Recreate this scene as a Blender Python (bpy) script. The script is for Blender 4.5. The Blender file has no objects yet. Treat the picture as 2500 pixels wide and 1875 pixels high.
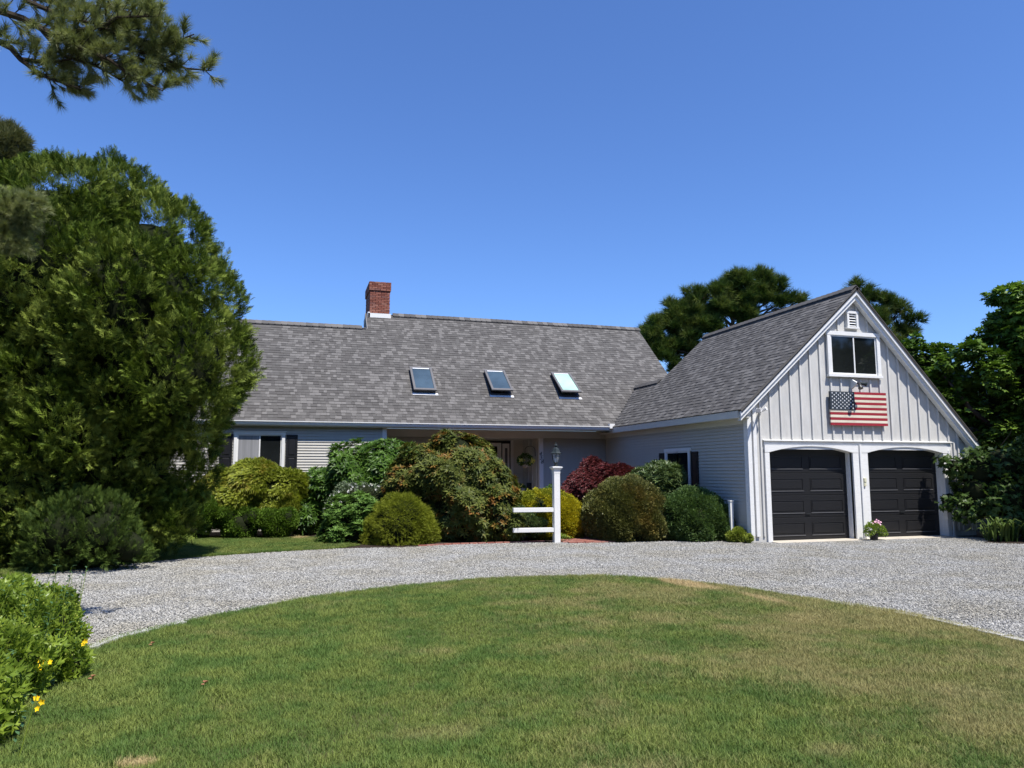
import bpy, bmesh, math, random
import numpy as np
from mathutils import Vector, Matrix, noise as mnoise
sc = bpy.context.scene
COL = sc.collection
rad = math.radians
# ---------------------------------------------------------------- camera
PITCH, ROLL, YAW = rad(6.75), rad(0.1), rad(73.4)
Fv = Vector((math.cos(YAW)*math.cos(PITCH), math.sin(YAW)*math.cos(PITCH), math.sin(PITCH)))
R0 = Vector((math.sin(YAW), -math.cos(YAW), 0)); U0 = R0.cross(Fv)
Rv = R0*math.cos(ROLL) - U0*math.sin(ROLL); Uv = U0*math.cos(ROLL) + R0*math.sin(ROLL)
cam = bpy.data.cameras.new('camera'); camo = bpy.data.objects.new('camera', cam); COL.objects.link(camo)
camo.matrix_world = Matrix(((Rv.x, Uv.x, -Fv.x, 0), (Rv.y, Uv.y, -Fv.y, 0), (Rv.z, Uv.z, -Fv.z, 1.68), (0, 0, 0, 1)))
cam.sensor_width = 36; cam.lens = 1800/2500*36; cam.clip_start = 0.05; cam.clip_end = 3000
sc.camera = camo
# ---------------------------------------------------------------- light
SUN = Vector((0.42, -1.0, 2.05)).normalized()
w = bpy.data.worlds.new('World'); sc.world = w; w.use_nodes = True
nt = w.node_tree; nt.nodes.clear()
sky = nt.nodes.new('ShaderNodeTexSky'); sky.sky_type = 'NISHITA'; sky.sun_disc = False
sky.sun_elevation = math.asin(SUN.z); sky.sun_rotation = math.atan2(SUN.x, SUN.y)
sky.air_density = 1.0; sky.dust_density = 0.25; sky.ozone_density = 4.0
bg = nt.nodes.new('ShaderNodeBackground'); bg.inputs[1].default_value = 0.072
wo = nt.nodes.new('ShaderNodeOutputWorld')
tn = nt.nodes.new('ShaderNodeVectorMath'); tn.operation = 'MULTIPLY'; tn.inputs[1].default_value = (1.04, 1.36, 1.92)
nt.links.new(sky.outputs[0], tn.inputs[0]); nt.links.new(tn.outputs[0], bg.inputs[0]); nt.links.new(bg.outputs[0], wo.inputs[0])
sl = bpy.data.lights.new('sun', 'SUN'); sl.energy = 5.0; sl.angle = rad(0.5); sl.color = (1, 0.955, 0.89)
so = bpy.data.objects.new('sun', sl); COL.objects.link(so)
so.rotation_euler = (-SUN).to_track_quat('-Z', 'Y').to_euler()
sc.view_settings.view_transform = 'Standard'; sc.view_settings.look = 'None'
sc.view_settings.gamma = 1; sc.view_settings.use_curve_mapping = False
sc.view_settings.exposure = 0.50
# ---------------------------------------------------------------- materials
def nodes(name):
    m = bpy.data.materials.new(name); m.use_nodes = True
    t = m.node_tree; b = t.nodes['Principled BSDF']
    return m, t, b
def N(t, typ, **k):
    n = t.nodes.new(typ)
    for a, v in k.items(): setattr(n, a, v)
    return n
def mixc(t, fac, a, b, blend='MIX'):
    m = N(t, 'ShaderNodeMix', data_type='RGBA', blend_type=blend)
    for i, v in ((0, fac), (6, a), (7, b)):
        if hasattr(v, 'links'): t.links.new(v, m.inputs[i])
        else: m.inputs[i].default_value = (*v, 1) if isinstance(v, tuple) else v
    return m.outputs[2]
def ramp(t, src, stops):
    r = N(t, 'ShaderNodeValToRGB')
    e = r.color_ramp.elements
    while len(e) < len(stops): e.new(0.5)
    for i, (p, c) in enumerate(stops):
        e[i].position = p; e[i].color = (*c, 1) if isinstance(c, tuple) else (c, c, c, 1)
    t.links.new(src, r.inputs[0]); return r.outputs[0]
def noise(t, scale, detail=4, rough=.6, vec=None, dist=0):
    n = N(t, 'ShaderNodeTexNoise'); n.inputs['Scale'].default_value = scale
    n.inputs['Detail'].default_value = detail; n.inputs['Roughness'].default_value = rough
    n.inputs['Distortion'].default_value = dist
    if vec is None: vec = N(t, 'ShaderNodeTexCoord').outputs['Object']
    t.links.new(vec, n.inputs['Vector']); return n.outputs[0]
def stretch(t, s, coord='Object'):
    m = N(t, 'ShaderNodeMapping'); m.inputs['Scale'].default_value = s
    t.links.new(N(t, 'ShaderNodeTexCoord').outputs[coord], m.inputs[0]); return m.outputs[0]
def bump(t, b, src, strength=.3, dist=.01):
    n = N(t, 'ShaderNodeBump'); n.inputs['Strength'].default_value = strength
    n.inputs['Distance'].default_value = dist
    t.links.new(src, n.inputs['Height']); t.links.new(n.outputs[0], b.inputs['Normal'])
def paint(name, c, rough=.5, var=.12, spec=.4, sc_=6, bmp=.15, stretchv=None, metal=0, dirt=None):
    m, t, b = nodes(name)
    vec = stretch(t, stretchv) if stretchv else None
    n = noise(t, sc_, 5, .65, vec)
    lo = tuple(x*(1-var) for x in c); hi = tuple(min(1, x*(1+var)) for x in c)
    col = mixc(t, ramp(t, n, [(.3, 0.), (.7, 1.)]), lo, hi)
    if dirt:
        n2 = noise(t, 1.7, 6, .7)
        col = mixc(t, ramp(t, n2, [(.5, 0.), (.75, dirt[1])]), col, dirt[0])
    t.links.new(col, b.inputs['Base Color'])
    b.inputs['Roughness'].default_value = rough; b.inputs['Specular IOR Level'].default_value = spec
    b.inputs['Metallic'].default_value = metal
    if bmp: bump(t, b, noise(t, sc_*12, 3, .6, vec), bmp, .004)
    return m
M = {}
M['white'] = paint('white_paint', (.76, .75, .72), .45, .04, .4, 3)
M['gable_trim'] = paint('white_rough_trim', (.74, .735, .71), .6, .06, .3, 5, .5, (1, 1, 8), dirt=((.55, .56, .56), .5))
M['siding'] = paint('pale_clapboard_paint', (.46, .44, .39), .5, .04, .35, 2.5, .1, (4, 4, .3))
M['beige'] = paint('cream_trim_paint', (.62, .60, .53), .5, .04, .35, 2)
M['gable'] = paint('pale_grey_plywood_stain', (.53, .52, .49), .75, .10, .2, 9, 1.0, (1, 1, .22), dirt=((.42, .44, .45), .45))
M['batten'] = paint('pale_grey_batten_stain', (.58, .57, .54), .75, .08, .2, 9, .8, (1, 1, .22))
M['black_door'] = paint('dark_bronze_door_paint', (.012, .012, .013), .45, .12, .4, 4, .25, (1, 1, 6))
M['door_lip'] = paint('bright_lip_edge', (.13, .13, .135), .4, .1, .5)  # panel lips lighter than the door: their thin bright lines put into the colour
M['black'] = paint('black_paint', (.012, .012, .014), .4, .1, .5)
M['black_metal'] = paint('black_metal', (.02, .022, .024), .38, .1, .5, 8, .1)
M['lamp_metal'] = paint('aged_green_black_metal', (.022, .03, .03), .5, .2, .35, 20, .1)
M['sky_frame'] = paint('grey_brown_aluminium', (.13, .125, .12), .4, .08, .5)
M['flash'] = paint('pale_metal_flashing', (.68, .69, .70), .5, .06, .5, 5)
M['concrete'] = paint('pale_concrete', (.50, .45, .37), .85, .14, .2, 4, .6)
M['foundation'] = paint('grey_foundation', (.17, .165, .16), .9, .15, .2, 5)
M['curbstone'] = paint('grey_edging_stone', (.46, .45, .42), .85, .2, .2, 7, .8)
M['bark'] = paint('brown_bark', (.085, .065, .05), .9, .35, .1, 5, 1.0, (1, 1, .25))
M['pinebark'] = paint('grey_pine_bark', (.12, .10, .085), .9, .3, .1, 9, 1.0)
M['twig'] = paint('dark_twig', (.045, .036, .026), .9, .3, .1, 5, .4)
M['soil'] = paint('dark_mulch', (.035, .026, .02), .95, .4, .1, 9, 1.0)
M['mortar'] = paint('grey_mortar', (.17, .13, .11), .9, .12, .1, 9, .6)
M['interior'] = paint('dark_porch_interior', (.03, .028, .026), .8)
M['red_wood'] = paint('red_painted_plank', (.30, .022, .035), .6, .16, .3, 7, .5, (.15, 1, 4))
M['cream_wood'] = paint('cream_whitewashed_plank', (.70, .63, .50), .7, .16, .3, 8, .6, (.15, 1, 4), dirt=((.42, .34, .25), .6))
M['blue_wood'] = paint('dark_slate_blue_plank', (.035, .045, .058), .6, .2, .3, 7, .5, (.15, 1, 4))
M['star'] = paint('white_star_paint', (.75, .76, .76), .6)
M['yellow_flower'] = paint('yellow_petal', (.85, .74, .12), .6, .15)
M['bright_flower'] = paint('bright_yellow_petal', (.85, .58, .01), .6, .15)
M['pink_flower'] = paint('pink_petal', (.72, .40, .50), .6, .2)
M['white_flower'] = paint('white_petal', (.62, .62, .58), .6, .1)
M['clay'] = paint('beige_pot', (.60, .50, .40), .7)
M['keypad'] = paint('cream_plastic', (.62, .60, .42), .45, .03)
M['dead_leaf'] = paint('rust_brown_leaf', (.28, .13, .07), .8, .3, .2, 40)
M['curtain'] = paint('grey_curtain', (.25, .25, .255), .8, .2, .2, 2, .1, (6, 6, .3))
def glass(name, c, rough=.04, spec=.6):
    m, t, b = nodes(name)
    n = noise(t, .9, 3, .6)
    t.links.new(mixc(t, ramp(t, n, [(.35, 0.), (.7, 1.)]), tuple(x*.7 for x in c), tuple(x*1.25 for x in c)), b.inputs['Base Color'])
    b.inputs['Roughness'].default_value = rough; b.inputs['Specular IOR Level'].default_value = spec
    bump(t, b, noise(t, 1.5, 2, .5), .03, .02)
    return m
M['glass'] = glass('dark_window_glass', (.012, .014, .014))
M['screen'] = glass('grey_insect_screen', (.07, .072, .075), .6, .3)
M['sky_glass'] = glass('skylight_glass_dark_blind', (.055, .085, .11), .12)
M['green_glass'] = glass('skylight_pale_green_blind', (.36, .56, .46), .25)
M['side_glass'] = glass('leaded_sidelight_glass', (.14, .145, .15), .2)
def clear_glass():
    m, t, b = nodes('clear_lantern_glass')
    b.inputs['Base Color'].default_value = (.8, .85, .85, 1); b.inputs['Roughness'].default_value = .03
    b.inputs['Alpha'].default_value = .13
    return m
M['clear'] = clear_glass()

def tinted(name, stops, rough=.85, spec=.25, fine=40, bmp=.6, blotch=None):
    """per-piece colour: mesh attribute 'tint' plus object random"""
    m, t, b = nodes(name)
    a = N(t, 'ShaderNodeAttribute', attribute_name='tint')
    o = N(t, 'ShaderNodeObjectInfo')
    s = N(t, 'ShaderNodeMath', operation='ADD'); t.links.new(a.outputs['Fac'], s.inputs[0]); t.links.new(o.outputs['Random'], s.inputs[1])
    f = N(t, 'ShaderNodeMath', operation='FRACT'); t.links.new(s.outputs[0], f.inputs[0])
    col = ramp(t, f.outputs[0], stops)
    geo = N(t, 'ShaderNodeNewGeometry').outputs['Position']
    n = noise(t, fine, 4, .7, geo)
    col = mixc(t, .55, col, ramp(t, n, [(.3, .25), (.7, .75)]), 'OVERLAY')
    if blotch:
        n2 = noise(t, blotch[0], 4, .6, geo)
        col = mixc(t, ramp(t, n2, [(.35, 0.), (.65, blotch[2])]), col, blotch[1], 'MULTIPLY')
    t.links.new(col, b.inputs['Base Color']); b.inputs['Roughness'].default_value = rough
    b.inputs['Specular IOR Level'].default_value = spec
    if bmp: bump(t, b, n, bmp, .004)
    return m
M['shingle'] = tinted('weathered_grey_shingle', [(0, (.083, .078, .073)), (.3, (.094, .089, .083)), (.5, (.104, .099, .092)), (.68, (.112, .106, .099)), (.74, (.138, .131, .122)), (1, (.158, .15, .14))], .9, .2, 90, .4, (.7, (.86, .86, .87), .6))
M['brick'] = tinted('red_brick', [(0, (.15, .05, .035)), (.3, (.21, .075, .05)), (.6, (.26, .10, .07)), (.85, (.30, .14, .10)), (1, (.18, .08, .065))], .85, .2, 60, .8)
M['path_brick'] = tinted('worn_red_paver', [(0, (.22, .08, .06)), (.4, (.30, .12, .09)), (.7, (.36, .17, .13)), (1, (.28, .13, .11))], .85, .2, 40, .8)
M['pebble'] = tinted('grey_gravel_stone', [(0, (.18, .18, .172)), (.2, (.26, .258, .245)), (.5, (.35, .345, .325)), (.8, (.43, .42, .395)), (1, (.56, .55, .51))], .85, .2, 60, 0, (.9, (.84, .80, .70), .9))

def foliage(name, dark, light, alt=None, rough=.5, spec=.12, trans=.25, nscale=1.3, thr=(.58, .74)):
    m, t, b = nodes(name)
    a = N(t, 'ShaderNodeAttribute', attribute_name='tint')
    col = mixc(t, a.outputs['Fac'], dark, light)
    if alt:
        geo = N(t, 'ShaderNodeNewGeometry').outputs['Position']
        n = noise(t, nscale, 3, .6, geo)
        ad = N(t, 'ShaderNodeMath', operation='MULTIPLY_ADD'); t.links.new(a.outputs['Fac'], ad.inputs[0]); ad.inputs[1].default_value = .25; t.links.new(n, ad.inputs[2])
        col = mixc(t, ramp(t, ad.outputs[0], [(thr[0], 0.), (thr[1], 1.)]), col, alt)
    t.links.new(col, b.inputs['Base Color']); b.inputs['Roughness'].default_value = rough
    b.inputs['Specular IOR Level'].default_value = spec
    tr = N(t, 'ShaderNodeBsdfTranslucent'); t.links.new(mixc(t, .6, col, (.9, 1, .3), 'MULTIPLY'), tr.inputs[0])
    mx = N(t, 'ShaderNodeMixShader'); mx.inputs[0].default_value = trans
    out = t.nodes['Material Output']
    t.links.new(b.outputs[0], mx.inputs[1]); t.links.new(tr.outputs[0], mx.inputs[2]); t.links.new(mx.outputs[0], out.inputs[0])
    return m
FM = {}
FM['thuja'] = foliage('arborvitae_green', (.006, .020, .003), (.165, .235, .025), (.20, .25, .045), .6, .1, .12)
FM['young'] = foliage('young_arborvitae_green', (.012, .032, .006), (.13, .19, .035), None, .55, .1, .12)
FM['pine'] = foliage('pine_needle_green', (.022, .048, .012), (.11, .17, .035), (.14, .17, .04), .5)
FM['pine_near'] = foliage('near_pine_needle_green', (.11, .14, .045), (.36, .38, .16), None, .4, .25)
FM['pine_olive'] = foliage('olive_pine_needles', (.07, .08, .03), (.17, .17, .07), None, .5)
FM['maple'] = foliage('maple_leaf_green', (.018, .05, .006), (.12, .21, .025), (.16, .26, .035), .45, .2)
FM['vine'] = foliage('grape_vine_green', (.025, .06, .012), (.10, .15, .035), None, .45, .2)
FM['lily'] = foliage('daylily_leaf_green', (.05, .09, .02), (.13, .18, .05), None, .5)
FM['lace'] = foliage('laceleaf_yellow_green', (.12, .16, .015), (.37, .40, .05), (.27, .16, .03), .5, .3, .3, 1.1, thr=(.70, .90))
FM['box'] = foliage('boxwood_green', (.06, .12, .015), (.19, .30, .04), None)
FM['rhodo'] = foliage('rhododendron_green', (.025, .065, .010), (.13, .24, .03), None, .42, .25, .25)
FM['rhodo_rust'] = foliage('rust_tipped_rhododendron', (.022, .042, .010), (.20, .22, .045), (.26, .11, .025), .45, .12, .2, 3.4, thr=(.66, .82))
FM['rhodo_pale'] = foliage('pale_rhododendron', (.06, .10, .03), (.18, .25, .08), None, .4, .45, .15)
FM['leafy'] = foliage('perennial_green', (.06, .13, .025), (.20, .33, .07), None, .45)
FM['golddome'] = foliage('gold_green_cypress', (.10, .13, .014), (.30, .33, .03), None, .5)
FM['gold'] = foliage('bright_gold_euonymus', (.34, .31, .02), (.66, .55, .03), (.28, .30, .03), .45)
FM['red'] = foliage('dark_red_laceleaf', (.035, .008, .010), (.19, .038, .038), None, .5, .3)
FM['brownbox'] = foliage('bronze_green_holly', (.04, .05, .012), (.24, .24, .07), (.22, .16, .04), .4, .3, .15, 1.3, thr=(.64, .85))
FM['greenbox'] = foliage('dark_green_holly', (.025, .06, .016), (.17, .26, .08), None, .4, .3)
FM['small'] = foliage('yellow_green_small', (.16, .22, .03), (.36, .40, .07), None)
FM['hyp'] = foliage('hypericum_green', (.07, .14, .012), (.33, .43, .055), None, .4, .5, .3)
FM['hyp_dark'] = foliage('hypericum_blue_green', (.05, .11, .05), (.10, .19, .08), None, .45)
FM['catmint'] = foliage('grey_green_perennial', (.10, .14, .08), (.22, .27, .17), None)
FM['far'] = foliage('distant_tree_green', (.02, .04, .012), (.06, .09, .025), None)
FM['core'] = foliage('inner_twig_shade', (.010, .014, .005), (.016, .02, .008), None, .9, .1, 0.)  # solid blobs standing for inner twigs, crown shade put into their near-black colour

def grass_mat():
    m, t, b = nodes('lawn_grass_blades')
    a = N(t, 'ShaderNodeAttribute', attribute_name='tint')
    geo = N(t, 'ShaderNodeNewGeometry').outputs['Position']
    col = mixc(t, a.outputs['Fac'], (.065, .10, .018), (.31, .37, .09))
    n1 = noise(t, .8, 5, .65, geo); n2 = noise(t, 3.4, 4, .65, geo)
    col = mixc(t, ramp(t, noise(t, 1.9, 4, .6, geo), [(.42, 0.), (.60, .8)]), col, (.085, .16, .034))
    s = N(t, 'ShaderNodeSeparateXYZ'); t.links.new(geo, s.inputs[0])
    # the lawn dries out towards its right-hand side
    mr = N(t, 'ShaderNodeMapRange'); mr.inputs[1].default_value = .5; mr.inputs[2].default_value = 6.0
    mr.inputs[3].default_value = -.14; mr.inputs[4].default_value = .13
    t.links.new(s.outputs[0], mr.inputs[0])
    ad = N(t, 'ShaderNodeMath', operation='ADD'); t.links.new(n1, ad.inputs[0]); t.links.new(mr.outputs[0], ad.inputs[1])
    ad2 = N(t, 'ShaderNodeMath', operation='MULTIPLY_ADD'); t.links.new(n2, ad2.inputs[0]); ad2.inputs[1].default_value = .35; t.links.new(ad.outputs[0], ad2.inputs[2])
    ad3 = N(t, 'ShaderNodeMath', operation='MULTIPLY_ADD'); t.links.new(a.outputs['Fac'], ad3.inputs[0]); ad3.inputs[1].default_value = .22; t.links.new(ad2.outputs[0], ad3.inputs[2])
    col = mixc(t, ramp(t, ad3.outputs[0], [(.74, 0.), (.96, .75)]), col, (.36, .30, .13))
    # scorched straw-coloured patches
    for (px, py, ax, ay, rot, amt) in ((5.70, 10.0, .30, .85, .22, 1), (6.0, 8.6, .16, .7, .05, .8), (-.8, 4.9, .16, .10, 0, .9), (1.0, 4.9, .8, .4, 0, .25), (5.6, 7.4, .8, .7, .2, .3), (5.0, 4.6, .9, .6, 0, .4), (3.2, 3.9, .5, .25, 0, .35), (2.6, 9.2, .6, .35, 0, .3),
                                       (-.93, 22.0, .5, .5, 0, .7), (.26, 20.0, .35, .6, 0, .8), (-2.0, 22.5, .4, .5, 0, .6)):
        mp = N(t, 'ShaderNodeMapping', vector_type='TEXTURE'); mp.inputs['Location'].default_value = (px, py, 0)
        mp.inputs['Rotation'].default_value = (0, 0, rot); mp.inputs['Scale'].default_value = (ax, ay, 100)
        t.links.new(geo, mp.inputs[0])
        ln = N(t, 'ShaderNodeVectorMath', operation='LENGTH'); t.links.new(mp.outputs[0], ln.inputs[0])
        q = N(t, 'ShaderNodeMath', operation='MULTIPLY_ADD'); t.links.new(n2, q.inputs[0]); q.inputs[1].default_value = .35 if amt > .74 else .9; t.links.new(ln.outputs['Value'], q.inputs[2])
        col = mixc(t, ramp(t, q.outputs[0], [(.35, amt*1.), (.62+.2*amt*amt, amt*.75), (1.0, 0.)]), col, (.56, .43, .22))
    t.links.new(col, b.inputs['Base Color']); b.inputs['Roughness'].default_value = .5
    b.inputs['Specular IOR Level'].default_value = .15
    tr = N(t, 'ShaderNodeBsdfTranslucent'); t.links.new(col, tr.inputs[0])
    mx = N(t, 'ShaderNodeMixShader'); mx.inputs[0].default_value = .2
    out = t.nodes['Material Output']
    t.links.new(b.outputs[0], mx.inputs[1]); t.links.new(tr.outputs[0], mx.inputs[2]); t.links.new(mx.outputs[0], out.inputs[0])
    return m
M['grass'] = grass_mat()
def gravel_sheet():
    m, t, b = nodes('gravel_bed')
    geo = N(t, 'ShaderNodeNewGeometry').outputs['Position']
    v = N(t, 'ShaderNodeTexVoronoi'); v.inputs['Scale'].default_value = 38; t.links.new(geo, v.inputs['Vector'])
    bw = N(t, 'ShaderNodeSeparateColor'); t.links.new(v.outputs['Color'], bw.inputs[0])
    col = ramp(t, bw.outputs[0], [(0, (.05, .05, .052)), (.5, (.22, .22, .215)), (1, (.45, .45, .43))])
    t.links.new(col, b.inputs['Base Color']); b.inputs['Roughness'].default_value = .9
    bump(t, b, v.outputs['Distance'], 1.0, .02)
    return m
M['gravel'] = gravel_sheet()
M['lawn_soil'] = paint('lawn_thatch', (.085, .085, .035), .95, .35, .1, 6, .8)
M['ground'] = paint('grassy_ground', (.06, .085, .03), .95, .4, .1, 1.2, .5)

# ---------------------------------------------------------------- mesh helpers
def tag(o, label=None, cat=None, group=None, kind=None):
    for k, v in (('label', label), ('category', cat), ('group', group), ('kind', kind)):
        if v: o[k] = v
    return o
def link(name, me, parent=None):
    o = bpy.data.objects.new(name, me); COL.objects.link(o)
    if parent is not None:
        o.parent = parent
        o.matrix_parent_inverse = Matrix.Translation(-world_loc(parent))
    return o
def world_loc(o):
    # parts are built in world coordinates; only roots carry a location
    return Vector(o.location) if o.parent is None else Vector((0, 0, 0))
def empty(name, loc, label=None, cat=None, group=None):
    o = bpy.data.objects.new(name, None); COL.objects.link(o); o.location = loc; o.empty_display_size = .2
    return tag(o, label, cat, group)
class MB:
    def __init__(s): s.v = []; s.f = []; s.t = []
    def add(s, vs, fs, tint=None):
        n = len(s.v); s.v += [tuple(p) for p in vs]; s.f += [tuple(i+n for i in f) for f in fs]
        s.t += [random.random() if tint is None else tint]*len(vs)
        return s
    def hexa(s, p, tint=None):
        return s.add(p, [(0, 3, 2, 1), (4, 5, 6, 7), (0, 1, 5, 4), (1, 2, 6, 5), (2, 3, 7, 6), (3, 0, 4, 7)], tint)
    def box(s, x0, x1, y0, y1, z0, z1, tint=None):
        return s.hexa([(x0, y0, z0), (x1, y0, z0), (x1, y1, z0), (x0, y1, z0), (x0, y0, z1), (x1, y0, z1), (x1, y1, z1), (x0, y1, z1)], tint)
    def prism(s, poly, axis, a, b, tint=None):
        """polygon in the two other axes, extruded from a to b along axis"""
        def P(p, h):
            if axis == 1: return (p[0], h, p[1])
            if axis == 0: return (h, p[0], p[1])
            return (p[0], p[1], h)
        n = len(poly)
        vs = [P(p, a) for p in poly]+[P(p, b) for p in poly]
        fs = [tuple(range(n)), tuple(range(2*n-1, n-1, -1))]+[(i, i+n, (i+1) % n+n, (i+1) % n) for i in range(n)]
        return s.add(vs, fs, tint)
    def tube(s, pts, rs, seg=8, tint=None):
        pts = [Vector(p) for p in pts]
        if not hasattr(rs, '__len__'): rs = [rs]*len(pts)
        vs = []; fs = []
        for i, p in enumerate(pts):
            d = (pts[min(i+1, len(pts)-1)]-pts[max(i-1, 0)]).normalized()
            a = d.orthogonal().normalized() if i == 0 else (a-d*a.dot(d)).normalized()
            b = d.cross(a)
            for k in range(seg):
                th = 2*math.pi*k/seg; vs.append(p+(a*math.cos(th)+b*math.sin(th))*rs[i])
        for i in range(len(pts)-1):
            for k in range(seg):
                fs.append((i*seg+k, i*seg+(k+1) % seg, (i+1)*seg+(k+1) % seg, (i+1)*seg+k))
        fs += [tuple(range(seg-1, -1, -1)), tuple(range((len(pts)-1)*seg, len(pts)*seg))]
        return s.add(vs, fs, tint)
    def lathe(s, c, prof, seg=16, rot=0):
        vs = []; fs = []
        for r, z in prof:
            for k in range(seg):
                th = 2*math.pi*k/seg+rot; vs.append((c[0]+r*math.cos(th), c[1]+r*math.sin(th), c[2]+z))
        for i in range(len(prof)-1):
            for k in range(seg):
                fs.append((i*seg+k, i*seg+(k+1) % seg, (i+1)*seg+(k+1) % seg, (i+1)*seg+k))
        fs += [tuple(range(seg-1, -1, -1)), tuple(range((len(prof)-1)*seg, len(prof)*seg))]
        return s.add(vs, fs)
    def mesh(s, name, mat, smooth=False):
        me = bpy.data.meshes.new(name); me.from_pydata(s.v, [], s.f)
        a = me.attributes.new('tint', 'FLOAT', 'POINT'); a.data.foreach_set('value', s.t)
        me.materials.append(mat)
        if smooth:
            for p in me.polygons: p.use_smooth = True
        bm = bmesh.new(); bm.from_mesh(me); bmesh.ops.recalc_face_normals(bm, faces=bm.faces); bm.to_mesh(me); bm.free()
        me.update(); return me
    def build(s, name, mat, parent=None, smooth=False, label=None, bevel=0):
        o = link(name, s.mesh(name, mat, smooth), parent)
        if bevel:
            b = o.modifiers.new('bevel', 'BEVEL'); b.width = bevel; b.segments = 2; b.limit_method = 'ANGLE'
        if label: o['label'] = label
        return o
def Box(name, mat, parent, *a, **k): return MB().box(*a).build(name, M[mat], parent, **k)

# ---------------------------------------------------------------- foliage helpers (numpy)
rng = np.random.default_rng(7); random.seed(7)
def npmesh(name, V, F, tint, mat, smooth=False):
    me = bpy.data.meshes.new(name); n = len(V); m = len(F)
    me.vertices.add(n); me.vertices.foreach_set('co', V.astype(np.float32).ravel())
    k = F.shape[1]
    me.loops.add(m*k); me.loops.foreach_set('vertex_index', F.astype(np.int32).ravel())
    me.polygons.add(m); me.polygons.foreach_set('loop_start', (np.arange(m)*k).astype(np.int32))
    a = me.attributes.new('tint', 'FLOAT', 'POINT'); a.data.foreach_set('value', tint.astype(np.float32))
    me.materials.append(mat); me.update(calc_edges=True)
    return me
def nrm(a): return a/np.maximum(np.linalg.norm(a, axis=-1, keepdims=True), 1e-9)
def scatter(templ, P, D, Nn, S):
    """copies of small leaf templates (V,F) at P, growing along D, facing Nn"""
    y = nrm(D); z = nrm(Nn-(Nn*y).sum(1, keepdims=True)*y); x = np.cross(y, z)
    which = rng.integers(0, len(templ), len(P)); Vs = []; Fs = []; T = []; off = 0
    for k, (tv, tf) in enumerate(templ):
        i = which == k; n = i.sum()
        if not n: continue
        v = P[i][:, None]+S[i][:, None, None]*(tv[None, :, 0:1]*x[i][:, None]+tv[None, :, 1:2]*y[i][:, None]+tv[None, :, 2:3]*z[i][:, None])
        Vs.append(v.reshape(-1, 3)); Fs.append((tf[None]+(np.arange(n)*len(tv))[:, None, None]).reshape(-1, 3)+off)
        ty = (tv[:, 1]-tv[:, 1].min())/max(1e-6, np.ptp(tv[:, 1])); t = np.clip(rng.random(n)[:, None]*.6+rng.random((n, len(tv)))*.15+.25*ty[None]**2, 0, 1); T.append(t.ravel()); off += n*len(tv)
    return np.concatenate(Vs), np.concatenate(Fs), np.concatenate(T)
def T_(v, f): return (np.array(v, float), np.array(f))
def leaf(L=1., W=.4, fold=.12, droop=.0, o=(0, 0, 0), ang=0, tilt=0):
    """six-vertex folded leaf along +Y turned by ang about Z and lifted by tilt"""
    v = np.array([(0, 0, 0), (W/2, L*.4, fold), (0, L*.45, 0), (-W/2, L*.4, fold), (0, L, -droop), ], float)
    f = [(0, 1, 2), (0, 2, 3), (1, 4, 2), (2, 4, 3)]
    c, s = math.cos(tilt), math.sin(tilt); v = v @ np.array([[1, 0, 0], [0, c, s], [0, -s, c]])
    c, s = math.cos(ang), math.sin(ang); v = v @ np.array([[c, s, 0], [-s, c, 0], [0, 0, 1]])
    return v+np.array(o), f
def join(parts):
    V = []; Fx = []; n = 0
    for v, f in parts:
        V.append(np.asarray(v)); Fx += [tuple(i+n for i in q) for q in f]; n += len(v)
    return (np.concatenate(V), np.array(Fx))
def t_spray(seed, n=9, W=.075):
    r = random.Random(seed); parts = []
    for i in range(n):
        s = (i/(n-1)); side = -1 if i % 2 else 1
        a = side*(.75-.35*s)+r.uniform(-.15, .15); L = .5*(1-.55*s)+.06
        v = [(-W/2*math.cos(a), s*.7, 0), (W/2*math.cos(a), s*.7+.02, r.uniform(-.03, .03)), (math.sin(-a)*-L, s*.7+math.cos(a)*L, r.uniform(-.10, .04))]
        parts.append((np.array(v), [(0, 1, 2)]))
        # side scales
        mx, my = math.sin(a)*L*.55, s*.7+math.cos(a)*L*.55
        for q in (-1, 1):
            b = a+q*.7; l2 = L*.38
            parts.append((np.array([(mx-.02, my, 0), (mx+.03, my+.02, 0), (mx+math.sin(b)*l2, my+math.cos(b)*l2, r.uniform(-.05, .05))]), [(0, 1, 2)]))
    return join(parts)
def t_whorl(seed, n=7, W=.26, tilt=.5, L=1):
    r = random.Random(seed)
    # leaves spread round the growth axis (+Y): build round Z then turn
    parts = []
    for i in range(n):
        parts.append(leaf(L*r.uniform(.75, 1), W, .05, .12, ang=2*math.pi*i/n+r.uniform(-.25, .25), tilt=tilt+r.uniform(-.35, .3)))
    V, F = join(parts)
    return (V[:, [0, 2, 1]], F)
def t_cluster(seed, n=4, W=.5, spread=.6):
    r = random.Random(seed)
    def small(o, ang, tilt, L):
        v, _ = leaf(L, W, .0, .05, o, ang, tilt); return v[[0, 1, 4, 3]], [(0, 1, 2), (0, 2, 3)]
    return join([small((r.uniform(-spread, spread), r.uniform(-spread, spread), r.uniform(-.3, .3)), r.uniform(0, 6.3), r.uniform(-.6, .6), r.uniform(.7, 1)) for _ in range(n)])
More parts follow.
